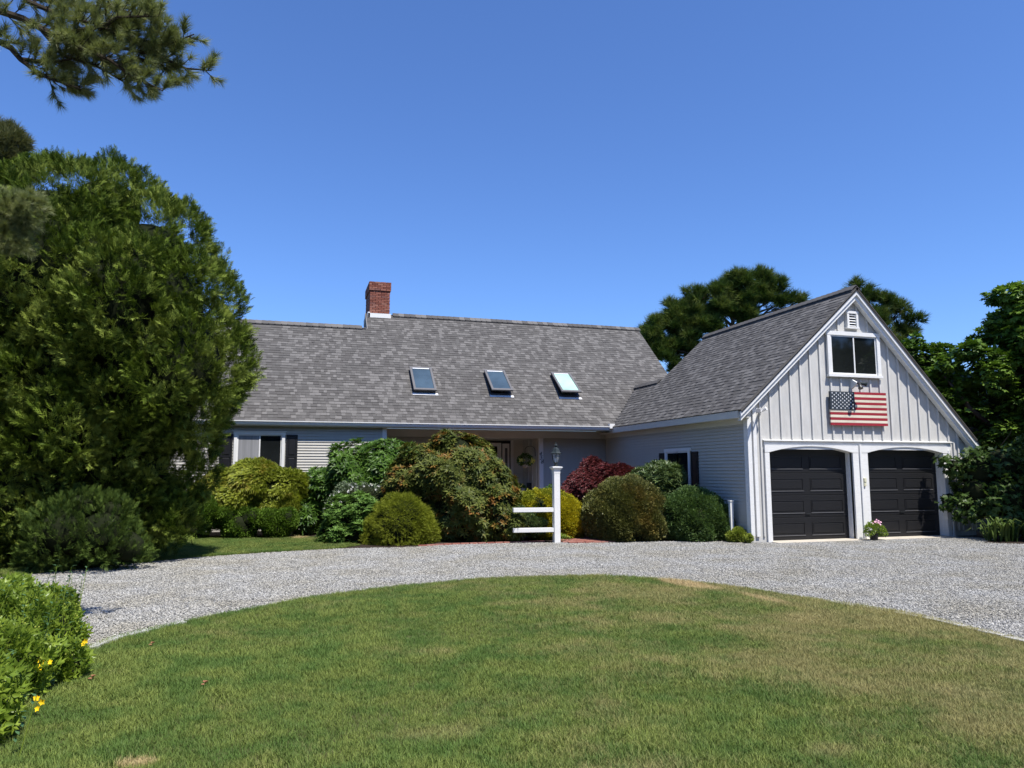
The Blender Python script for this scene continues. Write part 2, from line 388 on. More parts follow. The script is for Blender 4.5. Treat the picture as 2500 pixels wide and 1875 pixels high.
def t_needles(seed, n=26, W=.022, core=1.0):
    r = random.Random(seed); parts = []
    for i in range(n):
        s = r.random(); th = r.uniform(0, 6.28); sp = r.uniform(.35, .9)
        d = np.array([math.cos(th)*sp, 1-.5*sp+.2*s, math.sin(th)*sp]); d = d/np.linalg.norm(d)*r.uniform(.7, 1)
        b = np.array([0, s*core*.8, 0]); sd = np.cross(d, [r.uniform(-1, 1), .1, r.uniform(-1, 1)]); sd = sd/np.linalg.norm(sd)*W
        parts.append((np.array([b-sd, b+sd, b+d]), [(0, 1, 2)]))
    return join(parts)
def t_lace(seed, n=7, W=.10):
    r = random.Random(seed); parts = []
    for i in range(n):
        a = (i/(n-1)-.5)*2.3+r.uniform(-.1, .1); L = 1-.35*abs(a)
        parts.append((np.array([(-W*.4, 0, 0), (W*.4, 0, 0), (math.sin(a)*L+W*.3, math.cos(a)*L*.7, -.05), (math.sin(a)*L*1.2, math.cos(a)*L, -.35)]), [(0, 1, 2), (0, 2, 3)]))
    return join(parts)
def t_palm(seed, lobes=5, deep=.55):
    r = random.Random(seed); pts = []
    for i in range(lobes*2-1):
        a = (i/(lobes*2-2)-.5)*3.6; rr = (1 if i % 2 == 0 else deep)*(1-.12*abs(a))
        pts.append((math.sin(a)*rr*.75, .25+math.cos(a)*rr*.7, -.12*rr*r.uniform(.2, 1.6)))
    v = [(0, .12, .05)]+pts
    f = [(0, i, i+1) for i in range(1, len(pts))]
    f = [(0, i+1, i) for i in range(1, len(pts))]
    return T_(v, f)
def t_strap(seed, n=5):
    r = random.Random(seed); parts = []
    for i in range(n):
        th = r.uniform(0, 6.28); L = r.uniform(.7, 1); c, s = math.cos(th), math.sin(th); lean = r.uniform(.25, .6)
        P = [(0, 0), (lean*.35*L, .55*L), (lean*L, .85*L), (lean*1.7*L, .75*L)]; W = [.03, .035, .025, .003]
        v = []
        for (q, h), w_ in zip(P, W):
            v += [(q*c-s*w_, h, q*s+c*w_), (q*c+s*w_, h, q*s-c*w_)]
        parts.append((np.array(v), [(0, 1, 3), (0, 3, 2), (2, 3, 5), (2, 5, 4), (4, 5, 7), (4, 7, 6)]))
    return join(parts)
_W = [(nrm(np.random.default_rng(100+i).normal(size=3)), np.random.default_rng(200+i).uniform(0, 6.28)) for i in range(9)]
def fnoise(P, f):
    s = 0
    for i, (d, ph) in enumerate(_W):
        s = s+np.sin((P @ d)*f*(.7+.13*i)*2.2+ph+1.3*np.sin((P @ _W[(i+4) % 9][0])*f*1.1))
    return s/3.6
CAMP = np.array([0, 0, 1.68])
def clumpify(lobes, rmin, rmax, dens, squash=1., inset=.35):
    L = np.array([l[:4] for l in lobes]); out = []
    for i, (x, y, z, r) in enumerate(L):
        for _ in range(int(dens*4*math.pi*r*r)):
            d = nrm(rng.normal(size=3)); rc = min(rng.uniform(rmin, rmax), r*.7); p = L[i, :3]+d*(r-rc*inset)*np.array([1, 1, squash])
            if p[2] < .1 or any(np.linalg.norm(p-L[j, :3]) < L[j, 3]*.86 for j in range(len(L)) if j != i): continue
            if (d*nrm(CAMP-p)).sum() < -.35 and rng.random() < .5: continue
            out.append((*p, rc))
    return out
def shell(lobes, density, bumpA=.12, bumpF=2., depth=.14, squash=1., zmin=.03, hole=.35, backkeep=.45):
    """points near the outside of a union of ellipsoids, with outward normals"""
    L = np.array([l[:4] for l in lobes]); sq = np.array([l[4] if len(l) > 4 else squash for l in lobes])
    Ps = []; Ns = []
    for i, (x, y, z, r) in enumerate(L):
        n = int(density*4*math.pi*r*r)
        d = nrm(rng.normal(size=(n, 3))); c = np.array([x, y, z])
        p0 = c+d*r*np.array([1, 1, sq[i]])
        fn = fnoise(p0, bumpF)
        rr = r*(1+bumpA*fn-np.abs(rng.normal(size=n))*depth)
        p = c+d*rr[:, None]*np.array([1, 1, sq[i]])
        keep = (p[:, 2] > zmin) & (rng.random(n) < np.clip(1-hole+hole*1.6*fn+.25, .12, 1))
        for j in range(len(L)):
            if j != i and np.linalg.norm(L[j, :3]-L[i, :3]) < (L[j, 3]+r)*1.4:
                q = (p-L[j, :3])/np.array([1, 1, sq[j]]); keep &= np.linalg.norm(q, axis=1) > L[j, 3]*.84
        toc = nrm(CAMP-p); keep &= ((d*toc).sum(1) > -.25) | (rng.random(n) < backkeep)
        Ps.append(p[keep]); Ns.append(d[keep])
    return np.concatenate(Ps), np.concatenate(Ns)
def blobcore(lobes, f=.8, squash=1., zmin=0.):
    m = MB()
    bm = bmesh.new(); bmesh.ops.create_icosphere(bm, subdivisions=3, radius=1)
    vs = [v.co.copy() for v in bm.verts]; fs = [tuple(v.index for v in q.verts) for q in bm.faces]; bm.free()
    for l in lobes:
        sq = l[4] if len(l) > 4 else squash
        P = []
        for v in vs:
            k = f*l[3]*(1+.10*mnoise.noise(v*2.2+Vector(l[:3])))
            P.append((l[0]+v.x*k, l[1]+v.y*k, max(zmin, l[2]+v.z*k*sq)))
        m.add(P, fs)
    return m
def plant(name, label, cat, lobes, templ, mat, size, density, base=None, dirmix=(1, .4, .6), facing='out', sizevar=.3, core=.8, group=None,
          bumpA=.12, bumpF=2., depth=.14, squash=1., hole=.35, part='foliage', trunk=None, extra=None, backkeep=.45, cores=None, shoots=0):
    """dirmix: weights of outward normal, up vector, random for the growth direction"""
    L = np.array([l[:4] for l in lobes])
    if base is None: base = (float(L[:, 0].mean()), float(L[:, 1].mean()), 0)
    root = empty(name, base, label, cat, group)
    P, Nn = shell(lobes, density, bumpA, bumpF, depth, squash, hole=hole, backkeep=backkeep)
    if shoots:   # stray twigs standing proud of the clipped surface
        k = rng.random(len(P)) < .05; q = P[k]+Nn[k]*rng.uniform(.02, .07, (k.sum(), 1)); P = np.concatenate([P, q]); Nn = np.concatenate([Nn, Nn[k]])
    n = len(P); rnd = nrm(rng.normal(size=(n, 3))); up = np.array([[0, 0, 1.]])
    D = nrm(Nn*dirmix[0]+up*dirmix[1]+rnd*dirmix[2])
    if facing == 'out': Z = nrm(Nn*.8+up*.5+nrm(rng.normal(size=(n, 3)))*.5)
    elif facing == 'side': Z = nrm(nrm(rng.normal(size=(n, 3)))+Nn*.6)
    else: Z = nrm(up+nrm(rng.normal(size=(n, 3)))*.45+Nn*.25)
    S = size*(1+sizevar*(rng.random(n)*2-1))
    V, F, T = scatter(templ, P, D, Z, S)
    o = link(part, npmesh(part, V, F, T, FM[mat]), root)
    if core: blobcore(lobes, core, squash, .01).build('shade_core', FM['core'], root, smooth=True)
    if cores: blobcore([l for l in cores if l[3] > .8], .74, 1., .01).build('shade_core', FM['core'], root, smooth=True)
    if trunk:
        m = MB()
        for pts, rs in trunk: m.tube(pts, rs, 8)
        m.build('trunk', M['bark'], root, smooth=True)
    if extra: extra(root, P, Nn)
    return root

# ================================================================= GROUND
def smooth_poly(pts, n=8, closed=True):
    out = []; m = len(pts)
    for i in range(m if closed else m-1):
        p0, p1, p2, p3 = (Vector(pts[(i+k) % m] if closed else pts[min(max(i+k, 0), m-1)]) for k in (-1, 0, 1, 2))
        for j in range(n):
            t = j/n
            out.append(tuple(.5*((2*p1)+(p2-p0)*t+(2*p0-5*p1+4*p2-p3)*t*t+(3*p1-p0-3*p2+p3)*t**3)))
    if not closed: out.append(tuple(pts[-1]))
    return out
def inside(P, poly):
    x, y = P[:, 0], P[:, 1]; r = np.zeros(len(P), bool); q = np.array(poly)[:, :2]; n = len(q); j = n-1
    for i in range(n):
        xi, yi = q[i]; xj, yj = q[j]
        c = ((yi > y) != (yj > y)) & (x < (xj-xi)*(y-yi)/(yj-yi+1e-12)+xi); r ^= c; j = i
    return r
def sheet(name, poly, z, mat, kind='structure', parent=None):
    bm = bmesh.new(); f = bm.faces.new([bm.verts.new((p[0], p[1], z)) for p in poly])
    bmesh.ops.triangulate(bm, faces=[f]); me = bpy.data.meshes.new(name); bm.normal_update()
    if bm.faces and bm.faces[:][0].normal.z < 0: bmesh.ops.reverse_faces(bm, faces=bm.faces)
    bm.to_mesh(me); bm.free(); me.materials.append(mat)
    o = link(name, me, parent)
    if kind: o['kind'] = kind
    return o
sheet('ground', [(-900, -900), (900, -900), (900, 1200), (-900, 1200)], -.10, M['ground'])
ISLAND = smooth_poly([(-3.6, 5.0), (-3.4, 6.6), (-2.5, 7.75), (-1.87, 8.1), (-1.6, 8.63), (-.74, 9.6), (.53, 10.6), (2.07, 11.27), (3.4, 11.5), (4.5, 11.3), (5.27, 10.9), (5.85, 10.3), (6.27, 9.56), (6.68, 8.35), (6.95, 7.25), (7.02, 5.86), (6.9, 4.2), (6.2, 1.5), (4.5, -.6), (2.4, -1.6), (0, -1.2), (-2.2, 0), (-3.2, 2)], 6)
DRIVE_N = [(-9.0, 12.6), (-6.0, 13.2), (-4.39, 13.95), (-2.9, 15.2), (-1.8, 15.97), (-.4, 16.55), (1.085, 16.88), (1.8, 16.85), (2.4, 16.72), (3.58, 17.0), (5.0, 16.95), (6.1, 16.78), (7.2, 16.4), (8.07, 16.35), (9.88, 16.02), (10.28, 15.26), (16.6, 15.26), (16.6, 14.2), (15.6, 13.75), (16.1, 13.2), (19, 11.6), (26, 9)]
DRIVE = DRIVE_N+[(26, -8), (-12, -8), (-12, 12.2)]
sheet('gravel_driveway', DRIVE, -.012, M['gravel'])
LAWN = [(-12, 13.0), (-6.0, 13.25), (-4.39, 14.0), (-2.9, 15.25), (-1.8, 16.02), (-.4, 16.6), (1.085, 16.9), (1.6, 17.5), (1.0, 18.6), (.6, 20), (0, 20.4), (-2.5, 21.0), (-12, 22)]
sheet('side_lawn', LAWN, .0, M['lawn_soil'])
BED = [(-12, 22), (-2.5, 21.0), (0, 20.4), (.6, 20), (1.0, 18.6), (1.6, 17.5), (1.085, 16.9), (1.8, 16.87), (2.4, 16.74), (3.58, 17.02), (5.0, 16.97), (6.1, 16.8), (7.2, 16.42), (8.07, 16.37), (9.88, 16.04), (10.28, 15.28), (10.42, 15.3), (10.42, 23.6), (-12, 24)]
sheet('planting_bed', BED, .002, M['soil'])
sheet('vine_bed', [(16.6, 15.3), (16.6, 14.2), (15.6, 13.75), (16.1, 13.2), (19, 11.6), (26, 9), (26, 24), (17.3, 24)], .002, M['soil'])
sheet('lawn_island', ISLAND, .004, M['lawn_soil'])
# apron slab in front of the garage doors
MB().prism([(10.95, 15.0), (13.3, 14.98), (16.3, 15.0), (16.3, 15.7), (10.95, 15.7)], 2, -.05, .012).build('garage_apron', M['concrete'])['kind'] = 'structure'

# instanced ground cover templates kept out of the scene, only used by geometry nodes
def template_collection(name, meshes):
    c = bpy.data.collections.new(name)
    for i, me in enumerate(meshes):
        c.objects.link(bpy.data.objects.new(name, me))
    return c
def gn_cover(name, P, rot, scale, coll, mat, kind='stuff', label=None, cat=None):
    me = bpy.data.meshes.new(name); me.vertices.add(len(P)); me.vertices.foreach_set('co', P.astype(np.float32).ravel())
    a = me.attributes.new('rot', 'FLOAT_VECTOR', 'POINT'); a.data.foreach_set('vector', rot.astype(np.float32).ravel())
    a = me.attributes.new('scl', 'FLOAT', 'POINT'); a.data.foreach_set('value', scale.astype(np.float32))
    me.materials.append(mat)
    o = bpy.data.objects.new(name, me); COL.objects.link(o); tag(o, label, cat, None, kind)
    g = bpy.data.node_groups.new(name, 'GeometryNodeTree')
    g.interface.new_socket('Geometry', in_out='INPUT', socket_type='NodeSocketGeometry')
    g.interface.new_socket('Geometry', in_out='OUTPUT', socket_type='NodeSocketGeometry')
    i_ = g.nodes.new('NodeGroupInput'); o_ = g.nodes.new('NodeGroupOutput')
    ins = g.nodes.new('GeometryNodeInstanceOnPoints'); ci = g.nodes.new('GeometryNodeCollectionInfo')
    ci.inputs['Collection'].default_value = coll; ci.inputs['Separate Children'].default_value = True; ci.inputs['Reset Children'].default_value = True
    ar = g.nodes.new('GeometryNodeInputNamedAttribute'); ar.data_type = 'FLOAT_VECTOR'; ar.inputs[0].default_value = 'rot'
    asx = g.nodes.new('GeometryNodeInputNamedAttribute'); asx.data_type = 'FLOAT'; asx.inputs[0].default_value = 'scl'
    g.links.new(i_.outputs[0], ins.inputs['Points']); g.links.new(ci.outputs[0], ins.inputs['Instance'])
    ins.inputs['Pick Instance'].default_value = True
    g.links.new(ar.outputs['Attribute'], ins.inputs['Rotation']); g.links.new(asx.outputs['Attribute'], ins.inputs['Scale'])
    g.links.new(ins.outputs[0], o_.inputs[0])
    md = o.modifiers.new('cover', 'NODES'); md.node_group = g
    return o
def scatter_poly(poly, dens, x0, x1, y0, y1, minus=()):
    n = int((x1-x0)*(y1-y0)*dens); P = np.stack([rng.uniform(x0, x1, n), rng.uniform(y0, y1, n), np.zeros(n)], 1)
    k = inside(P, poly)
    for q in minus: k &= ~inside(P, q)
    P = P[k]
    # only what a camera within a few steps of the photograph's could see
    f = np.array([math.cos(YAW), math.sin(YAW)]); r = np.array([math.sin(YAW), -math.cos(YAW)])
    d = P[:, :2] @ f; s = P[:, :2] @ r
    return P[(d > 1.5) & (np.abs(s) < d*.72+2.0)]
# gravel stones
pm = []
for i in range(5):
    bm = bmesh.new(); bmesh.ops.create_icosphere(bm, subdivisions=1, radius=.5)
    r = random.Random(i)
    for v in bm.verts: v.co = Vector((v.co.x*r.uniform(.8, 1.2), v.co.y*r.uniform(.6, .95), v.co.z*r.uniform(.5, .8)))
    me = bpy.data.meshes.new('pebble'); bm.to_mesh(me); bm.free(); me.materials.append(M['pebble']); pm.append(me)
P = np.concatenate([scatter_poly(DRIVE, 2600, -8, 20, 9.5, 17, (ISLAND,)), scatter_poly(DRIVE, 3300, -5, 12, 4, 9.5, (ISLAND,))])
n = len(P); P[:, 2] = rng.uniform(-.010, .006, n); bad = (P[:, 0] > 10.9) & (P[:, 1] > 15.0)
P = P[~bad]; n = len(P)
gn_cover('gravel', P, rng.uniform(0, 6.28, (n, 3))*np.array([.12, .12, 1]), rng.uniform(.013, .028, n), template_collection('pebbles', pm), M['pebble'],
         label='loose pale grey crushed stone covering the curved driveway', cat='gravel')
# grass tufts
def tuft(seed, n=13, H=1.15, spread=.9):
    r = random.Random(seed); V = []; F = []; T = []
    for i in range(n):
        bx, by = r.uniform(-spread, spread), r.uniform(-spread, spread); th = r.uniform(0, 6.28); lean = r.uniform(.15, 1.0); L = H*r.uniform(.6, 1.15); wv = .036
        dx, dy = math.cos(th), math.sin(th); k = len(V); t = r.random()
        for q, wq in ((0, 1), (.5, .85), (1, 0)):
            px, py = bx+dx*lean*q*q*L, by+dy*lean*q*q*L; pz = L*(q-.28*lean*q*q)
            if wq: V += [(px-dy*wv*wq, py+dx*wv*wq, pz), (px+dy*wv*wq, py-dx*wv*wq, pz)]; T += [t*.8, t*.8]
            else: V.append((px, py, pz)); T.append(min(1, t*.8+.2))
        F += [(k, k+1, k+3), (k, k+3, k+2), (k+2, k+3, k+4)]
    me = bpy.data.meshes.new('grass_tuft'); me.from_pydata(V, [], F)
    a = me.attributes.new('tint', 'FLOAT', 'POINT'); a.data.foreach_set('value', T); me.materials.append(M['grass']); return me
TC = template_collection('grass_tufts', [tuft(i) for i in range(6)])
def lawn(name, P, label):
    n = len(P); hn = fnoise(P, 1.4)
    gn_cover(name, P, np.stack([rng.normal(0, .12, n), rng.normal(0, .12, n), rng.uniform(0, 6.28, n)], 1), rng.uniform(.030, .052, n)*(1+.18*hn), TC, M['grass'], label=label, cat='grass')
P = np.concatenate([scatter_poly(ISLAND, 1900, -3.0, 7.3, 2, 7.5), scatter_poly(ISLAND, 1300, -2.2, 7.3, 7.5, 11.7)])
jit = P.copy(); lawn('lawn_grass', P, 'short green grass drying to brown on the rounded island lawn')
lawn('side_lawn_grass', scatter_poly(LAWN, 800, -6.5, 1.8, 13.2, 22), 'short green grass of the side lawn beyond the gravel')
# island edging stones: pale setts nearly buried at the lawn's rim
edge = ISLAND
acc = 0; em = MB().hexa([(-.22, -.05, -.06), (.22, -.05, -.06), (.22, .05, -.06), (-.22, .05, -.06), (-.21, -.045, .02), (.21, -.045, .02), (.21, .045, .02), (-.21, .045, .02)]).mesh('edging_stone', M['curbstone'])
er = empty('lawn_edging', (7.05, 6.2, 0), 'low pale edging stones along the right rim of the lawn island', 'edging')
el = empty('lawn_edging', (-1.5, 8.8, 0), 'low pale edging stones showing at the left rim of the lawn island', 'edging')
for i in range(len(edge)):
    a = Vector(edge[i][:2]); b = Vector(edge[(i+1) % len(edge)][:2])
    if a.y < 4.5: continue
    L = (b-a).length; u = (b-a)/L; s = .45-acc
    while s < L:
        p = a+u*s
        if p.x > 6.75 or (p.x < -1.25 and p.y > 8.2):
            o = link('edging_stone', em, er if p.x > 0 else el); o.location = (p.x-(u.y)*.05*(-1 if p.x < 0 else -1), p.y, random.uniform(.0, .012)); o.rotation_euler = (random.uniform(-.03, .03), random.uniform(-.02, .02), math.atan2(u.y, u.x))
        s += .45
    acc = (L-(s-.45)) % .45
# fallen dry leaves on the lawn
for (x, y, z), lb in (((-1.22, 7.96, .05), 'curled rust brown dead leaf on grass near gravel edge, farthest of three'), ((-1.47, 6.83, .05), 'reddish brown dead leaf on grass beside the yellow-flowered bush'), ((-.59, 6.39, .05), 'small orange brown dead leaf alone on the open lawn')):
    V, F = join([leaf(.06, .035, .012, -.01, o=(.01, 0, 0), ang=.4), leaf(.045, .03, -.01, .01, ang=2.6, tilt=.3), leaf(.04, .025, .01, .0, ang=4.4, tilt=.5)])
    me = bpy.data.meshes.new('dry_leaf'); me.from_pydata(V.tolist(), [], F.tolist()); me.materials.append(M['dead_leaf'])
    o = bpy.data.objects.new('dry_leaf', me); COL.objects.link(o); o.location = (x, y, z); tag(o, lb, 'leaf')

# ---------------------------------------------------------------- brick walk
walk = empty('brick_path', (7.2, 17.5, .01), None, None); walk['kind'] = 'structure'
bk = MB().hexa([(-.098, -.046, -.03), (.098, -.046, -.03), (.098, .046, -.03), (-.098, .046, -.03), (-.094, -.042, .03), (.094, -.042, .03), (.094, .042, .03), (-.094, .042, .03)])
bkm = bk.mesh('brick', M['path_brick']); cnt = 0
cl = smooth_poly([(6.95, 16.45), (7.05, 17.3), (7.25, 18.3), (7.1, 19.6), (6.6, 21.0), (6.2, 22.4)], 12, closed=False)
rest = MB(); s = 0
for i in range(len(cl)-1):
    a = Vector(cl[i]); b = Vector(cl[i+1]); L = (b-a).length; u = (b-a)/L; q = Vector((u.y, -u.x))
    while s < L:
        p = a+u*s; off = .05 if int(round((p.y)*10)) % 2 else -.05
        for k in range(-3, 4):
            c = p+q*(k*.2+off); ang = math.atan2(q.y, q.x)+random.uniform(-.02, .02)
            if cnt < 270:
                o = link('brick', bkm, walk); o.location = (c.x, c.y, .0+random.uniform(0, .006)); o.rotation_euler = (random.uniform(-.02, .02), random.uniform(-.02, .02), ang); cnt += 1
            else:
                ca, sa = math.cos(ang), math.sin(ang)
                rest.add([(c.x+v[0]*ca-v[1]*sa, c.y+v[0]*sa+v[1]*ca, v[2]) for v in bk.v], bk.f[:6])
        s += .098
    s -= L
if rest.v: tag(rest.build('bricks', M['path_brick'], walk), kind='stuff')
# low brick edging strip in front of the big rhododendron
brow = empty('brick_edging', (4.3, 17.0, 0), 'row of red bricks set flush along the gravel below the rhododendron', 'edging')
x = 2.9
while x < 5.9:
    y = 17.03+(x-3.58)*-.02 if x > 3.58 else 16.86+(x-2.9)*.25
    o = link('brick', bkm, brow); o.location = (x, y, .0); o.rotation_euler = (0, 0, random.uniform(-.06, .06)); x += .205

# ================================================================= HOUSE
house = empty('house', (6, 20, 0), 'white clapboard house with grey shingled roof, brick chimney and attached board-and-batten garage', 'house')
SL = math.tan(rad(42)); EY, EZ = 22.35, 3.15          # main eave
WX, WZ, WS = 10.10, 3.12, .90                          # wing eave and slope
RX = 13.64; RZ = WZ+(RX-WX)*WS                          # wing ridge
RS = 1.075
FY = 15.05                                             # wing roof front edge
SW = 22.2                                              # rear gable of the tall part of the wing
# --- walls
def clap(wall, axis, c, a0, a1, z0, z1, out, holes=(), mat='siding', step=.082):
    """clapboards on a wall; axis 0: wall runs along x at y=c; axis 1: along y at x=c; out=+-1 direction outwards"""
    z = z0
    while z < z1-.01:
        zt = min(z+step+.008, z1+.01)
        segs = [(a0, a1)]
        for h0, h1, hz0, hz1 in holes:
            if z+step > hz0 and z < hz1:
                ns = []
                for p, q in segs:
                    if h0 > p and h1 < q: ns += [(p, h0), (h1, q)]
                    elif h0 <= p < h1 < q: ns.append((h1, q))
                    elif p < h0 < q <= h1: ns.append((p, h0))
                    elif h0 <= p and q <= h1: pass
                    else: ns.append((p, q))
                segs = ns
        for p, q in segs:
            t0, t1 = .030*out, .003*out
            if axis == 0: pts = [(p, c, z), (q, c, z), (q, c+t0, z), (p, c+t0, z), (p, c, zt), (q, c, zt), (q, c+t1, zt), (p, c+t1, zt)]
            else: pts = [(c, p, z), (c, q, z), (c+t0, q, z), (c+t0, p, z), (c, p, zt), (c, q, zt), (c+t1, q, zt), (c+t1, p, zt)]
            MB().hexa(pts).build('clapboard', M[mat], wall)
        z += step
BY = 22.55   # projecting left block
wl = MB().box(-6.0, 2.66, BY, 23.4, .0, 3.04).build('wall', M['siding'], house, label='sunlit white clapboard wall left of the porch')
clap(wl, 0, BY, -3.2, 2.62, .25, 3.0, -1, holes=((-1.6, -.17, 1.3, 2.85),))
Box('corner_board', 'white', wl, 2.62, 2.75, BY-.03, BY+.10, .2, 3.04)
wm = MB().box(2.66, 5.45, 23.6, 23.9, .0, 3.04).build('wall', M['siding'], house, label='shaded recessed clapboard wall under the deep eave')
clap(wm, 0, 23.6, 2.76, 5.3, .3, 2.78, -1)
Box('corner_board', 'beige', wm, 5.32, 5.46, 23.56, 23.7, .2, 2.78)
wr = MB().box(8.0, 10.5, 23.6, 23.9, .0, 3.04).build('wall', M['siding'], house, label='shaded clapboard wall between porch and wing')
clap(wr, 0, 23.6, 8.12, 10.40, .3, 2.78, -1)
Box('corner_board', 'white', wr, 7.985, 8.12, 23.565, 23.7, .2, 2.78)
Box('frieze', 'beige', house, 2.76, 10.41, 23.57, 23.9, 2.785, 3.04)
Box('soffit', 'beige', house, -6, 10.40, 22.36, 23.6, 3.045, 3.07)
# porch recess
pr = MB().box(5.46, 8.0, 25.4, 25.5, .0, 3.0).box(7.985, 8.06, 23.9, 25.45, .0, 3.0).box(5.40, 5.46, 23.9, 25.45, .0, 3.0).build('porch_wall', M['beige'], house)
Box('porch_ceiling', 'beige', house, 5.3, 8.06, 23.9, 25.5, 2.80, 2.86)
Box('porch_floor', 'concrete', house, 5.3, 8.06, 23.3, 25.45, .0, .40)
for y in (24.3, 24.75, 25.15): Box('panel_seam', 'beige', pr, 7.965, 7.987, y, y+.03, .4, 2.8)
Box('corner_trim', 'white', pr, 7.50, 7.60, 25.33, 25.42, .4, 2.78)
de = MB().box(5.75, 7.50, 25.36, 25.44, .40, 2.76).build('entry_surround', M['black'], house)
d = MB().box(6.0, 7.14, 25.30, 25.35, .42, 2.68).build('front_door', M['white'], house)
Box('door_glass', 'glass', d, 6.15, 6.99, 25.285, 25.30, .75, 2.56)
Box('door_handle', 'black_metal', d, 7.03, 7.07, 25.24, 25.30, 1.35, 1.52)
d = MB().box(7.19, 7.44, 25.30, 25.35, .42, 2.66).build('sidelight', M['white'], house)
d2 = MB().box(7.245, 7.385, 25.28, 25.31, .9, 2.54).build('sidelight_frame', M['white'], d)
Box('pane', 'side_glass', d, 7.27, 7.36, 25.27, 25.285, .95, 2.50)
# house number 4 5 8, black script numerals stepping down the corner board
nume = empty('house_number', (8.05, 23.55, 2.3), 'black script numerals 458 stepping down the white porch corner board', 'house number')
for ch, x, z in (('4', 8.005, 2.20), ('5', 8.03, 2.07), ('8', 8.065, 1.94)):
    cu = bpy.data.curves.new('numeral', 'FONT'); cu.body = ch; cu.size = .19; cu.extrude = .006; cu.shear = .3; cu.align_x = 'CENTER'
    tmp = bpy.data.objects.new('numeral', cu); COL.objects.link(tmp)
    bpy.context.view_layer.update(); me = bpy.data.meshes.new_from_object(tmp.evaluated_get(bpy.context.evaluated_depsgraph_get()))
    bpy.data.objects.remove(tmp); me.materials.clear(); me.materials.append(M['black_metal'])
    o = link('numeral', me, nume); o.location = (x, 23.555, z); o.rotation_euler = (rad(90), 0, 0)
# --- wing side wall
ws = MB().box(10.42, 10.6, 15.36, 23.6, .0, 3.0).build('wall', M['siding'], house, label='shaded grey-blue side wall of the garage wing')
clap(ws, 1, 10.42, 15.40, 23.57, .22, 3.0, -1, holes=((17.86, 19.30, 1.0, 2.30),))
Box('foundation', 'foundation', house, 10.44, 10.62, 15.4, 23.6, -.05, .22)
# --- garage front wall: board and batten
gw = MB()
def gz_at(x): return min(RZ-(RX-x)*WS, RZ-(x-RX)*RS)-.05
gw.prism([(10.42, .0), (10.98, .0), (10.98, 2.12), (11.0, 2.40), (10.42, 2.40)], 1, 15.30, 15.36)
gw.prism([(13.40, .0), (13.845, .0), (13.845, 2.40), (13.40, 2.40)], 1, 15.30, 15.36)
gw.prism([(16.25, .0), (17.2, .0), (17.2, gz_at(17.2)), (16.72, 2.40), (16.25, 2.40)], 1, 15.30, 15.36)
gw.prism([(10.42, 2.40), (17.1, 2.40), (17.2, gz_at(17.2)), (RX, gz_at(RX)), (10.42, gz_at(10.42))], 1, 15.30, 15.36)
gw.box(10.98, 13.40, 15.30, 15.36, 2.31, 2.40).box(13.845, 16.25, 15.30, 15.36, 2.31, 2.40)
gw = gw.build('wall', M['gable'], house, label='pale grey board-and-batten gable wall over the garage doors')
WIN = (12.79, 14.40, 4.00, 5.18)
x = 10.76; 
HOLES = [(12.74, 14.45, 3.99, 5.22), (13.40, 13.80, 5.26, 5.73)]
while x < 17.2:
    top = gz_at(x+.02)-.06
    segs = [(2.45 if 10.8 < x < 16.55 else .14, top)]
    for a, b, c, dd in HOLES:
        if a-.03 < x < b:
            segs = [s2 for s1 in segs for s2 in ([(s1[0], c), (dd, s1[1])] if s1[0] < c < s1[1] else [s1])]
    for a, b in segs:
        if b-a > .05: MB().box(x, x+.042, 15.262, 15.302, a, b).build('batten', M['batten'], gw)
    x += .3
Box('batten', 'batten', gw, 16.62, 16.665, 15.262, 15.302, .14, 2.42); Box('batten', 'batten', gw, 17.13, 17.2, 15.255, 15.305, .14, 2.60)
Box('corner_board', 'gable_trim', gw, 10.395, 10.50, 15.24, 15.40, .16, 3.14)
Box('corner_board', 'gable_trim', gw, 10.56, 10.65, 15.25, 15.302, .14, 3.22)
# shaded wall set back beyond the right corner of the gable
rb = MB().prism([(17.2, 0), (18.1, 0), (18.1, gz_at(18.1)-.1), (17.2, gz_at(17.2)-.1)], 1, 16.1, 16.2).box(17.14, 17.2, 15.36, 16.2, 0, 2.3).build('wall', M['gable'], house, label='shaded set-back wall beyond the right end of the gable')
for x in (17.5, 17.8): Box('batten', 'batten', rb, x, x+.042, 16.065, 16.102, .1, gz_at(x)-.15)
# --- trim round the doors
cap = MB().prism([(15.222, 2.415), (15.30, 2.432), (15.30, 2.398), (15.222, 2.398)], 0, 10.83, 16.56).build('door_head_cap', M['gable_trim'], gw)
Box('head_board', 'gable_trim', gw, 10.86, 16.53, 15.272, 15.304, 2.20, 2.40)
def arch(x0, x1, zs, rise, n=14):
    return [(x0+(x1-x0)*i/n, zs+rise*(1-(2*i/n-1)**2)) for i in range(n+1)]
for x0, x1, e0, e1 in ((10.98, 13.40, 10.86, 13.575), (13.845, 16.25, 13.655, 16.40)):
    a = arch(x0, x1, 2.125, .15)
    # quads strip
    m = MB(); pts = [(e0, 2.125)]+a+[(e1, 2.125)]
    for (xa, za), (xb, zb) in zip(pts[:-1], pts[1:]):
        m.hexa([(xa, 15.245, za), (xb, 15.245, zb), (xb, 15.275, zb), (xa, 15.275, za), (xa, 15.245, 2.30), (xb, 15.245, 2.30), (xb, 15.275, 2.30), (xa, 15.275, 2.30)])
    m.build('arched_header', M['gable_trim'], gw)
    m = MB()
    for (xa, za), (xb, zb) in zip(a[:-1], a[1:]):
        m.hexa([(xa, 15.275, za), (xb, 15.275, zb), (xb, 15.52, zb), (xa, 15.52, za), (xa, 15.275, za+.04), (xb, 15.275, zb+.04), (xb, 15.52, zb+.04), (xa, 15.52, za+.04)])
    m.build('arch_soffit', M['gable_trim'], gw)
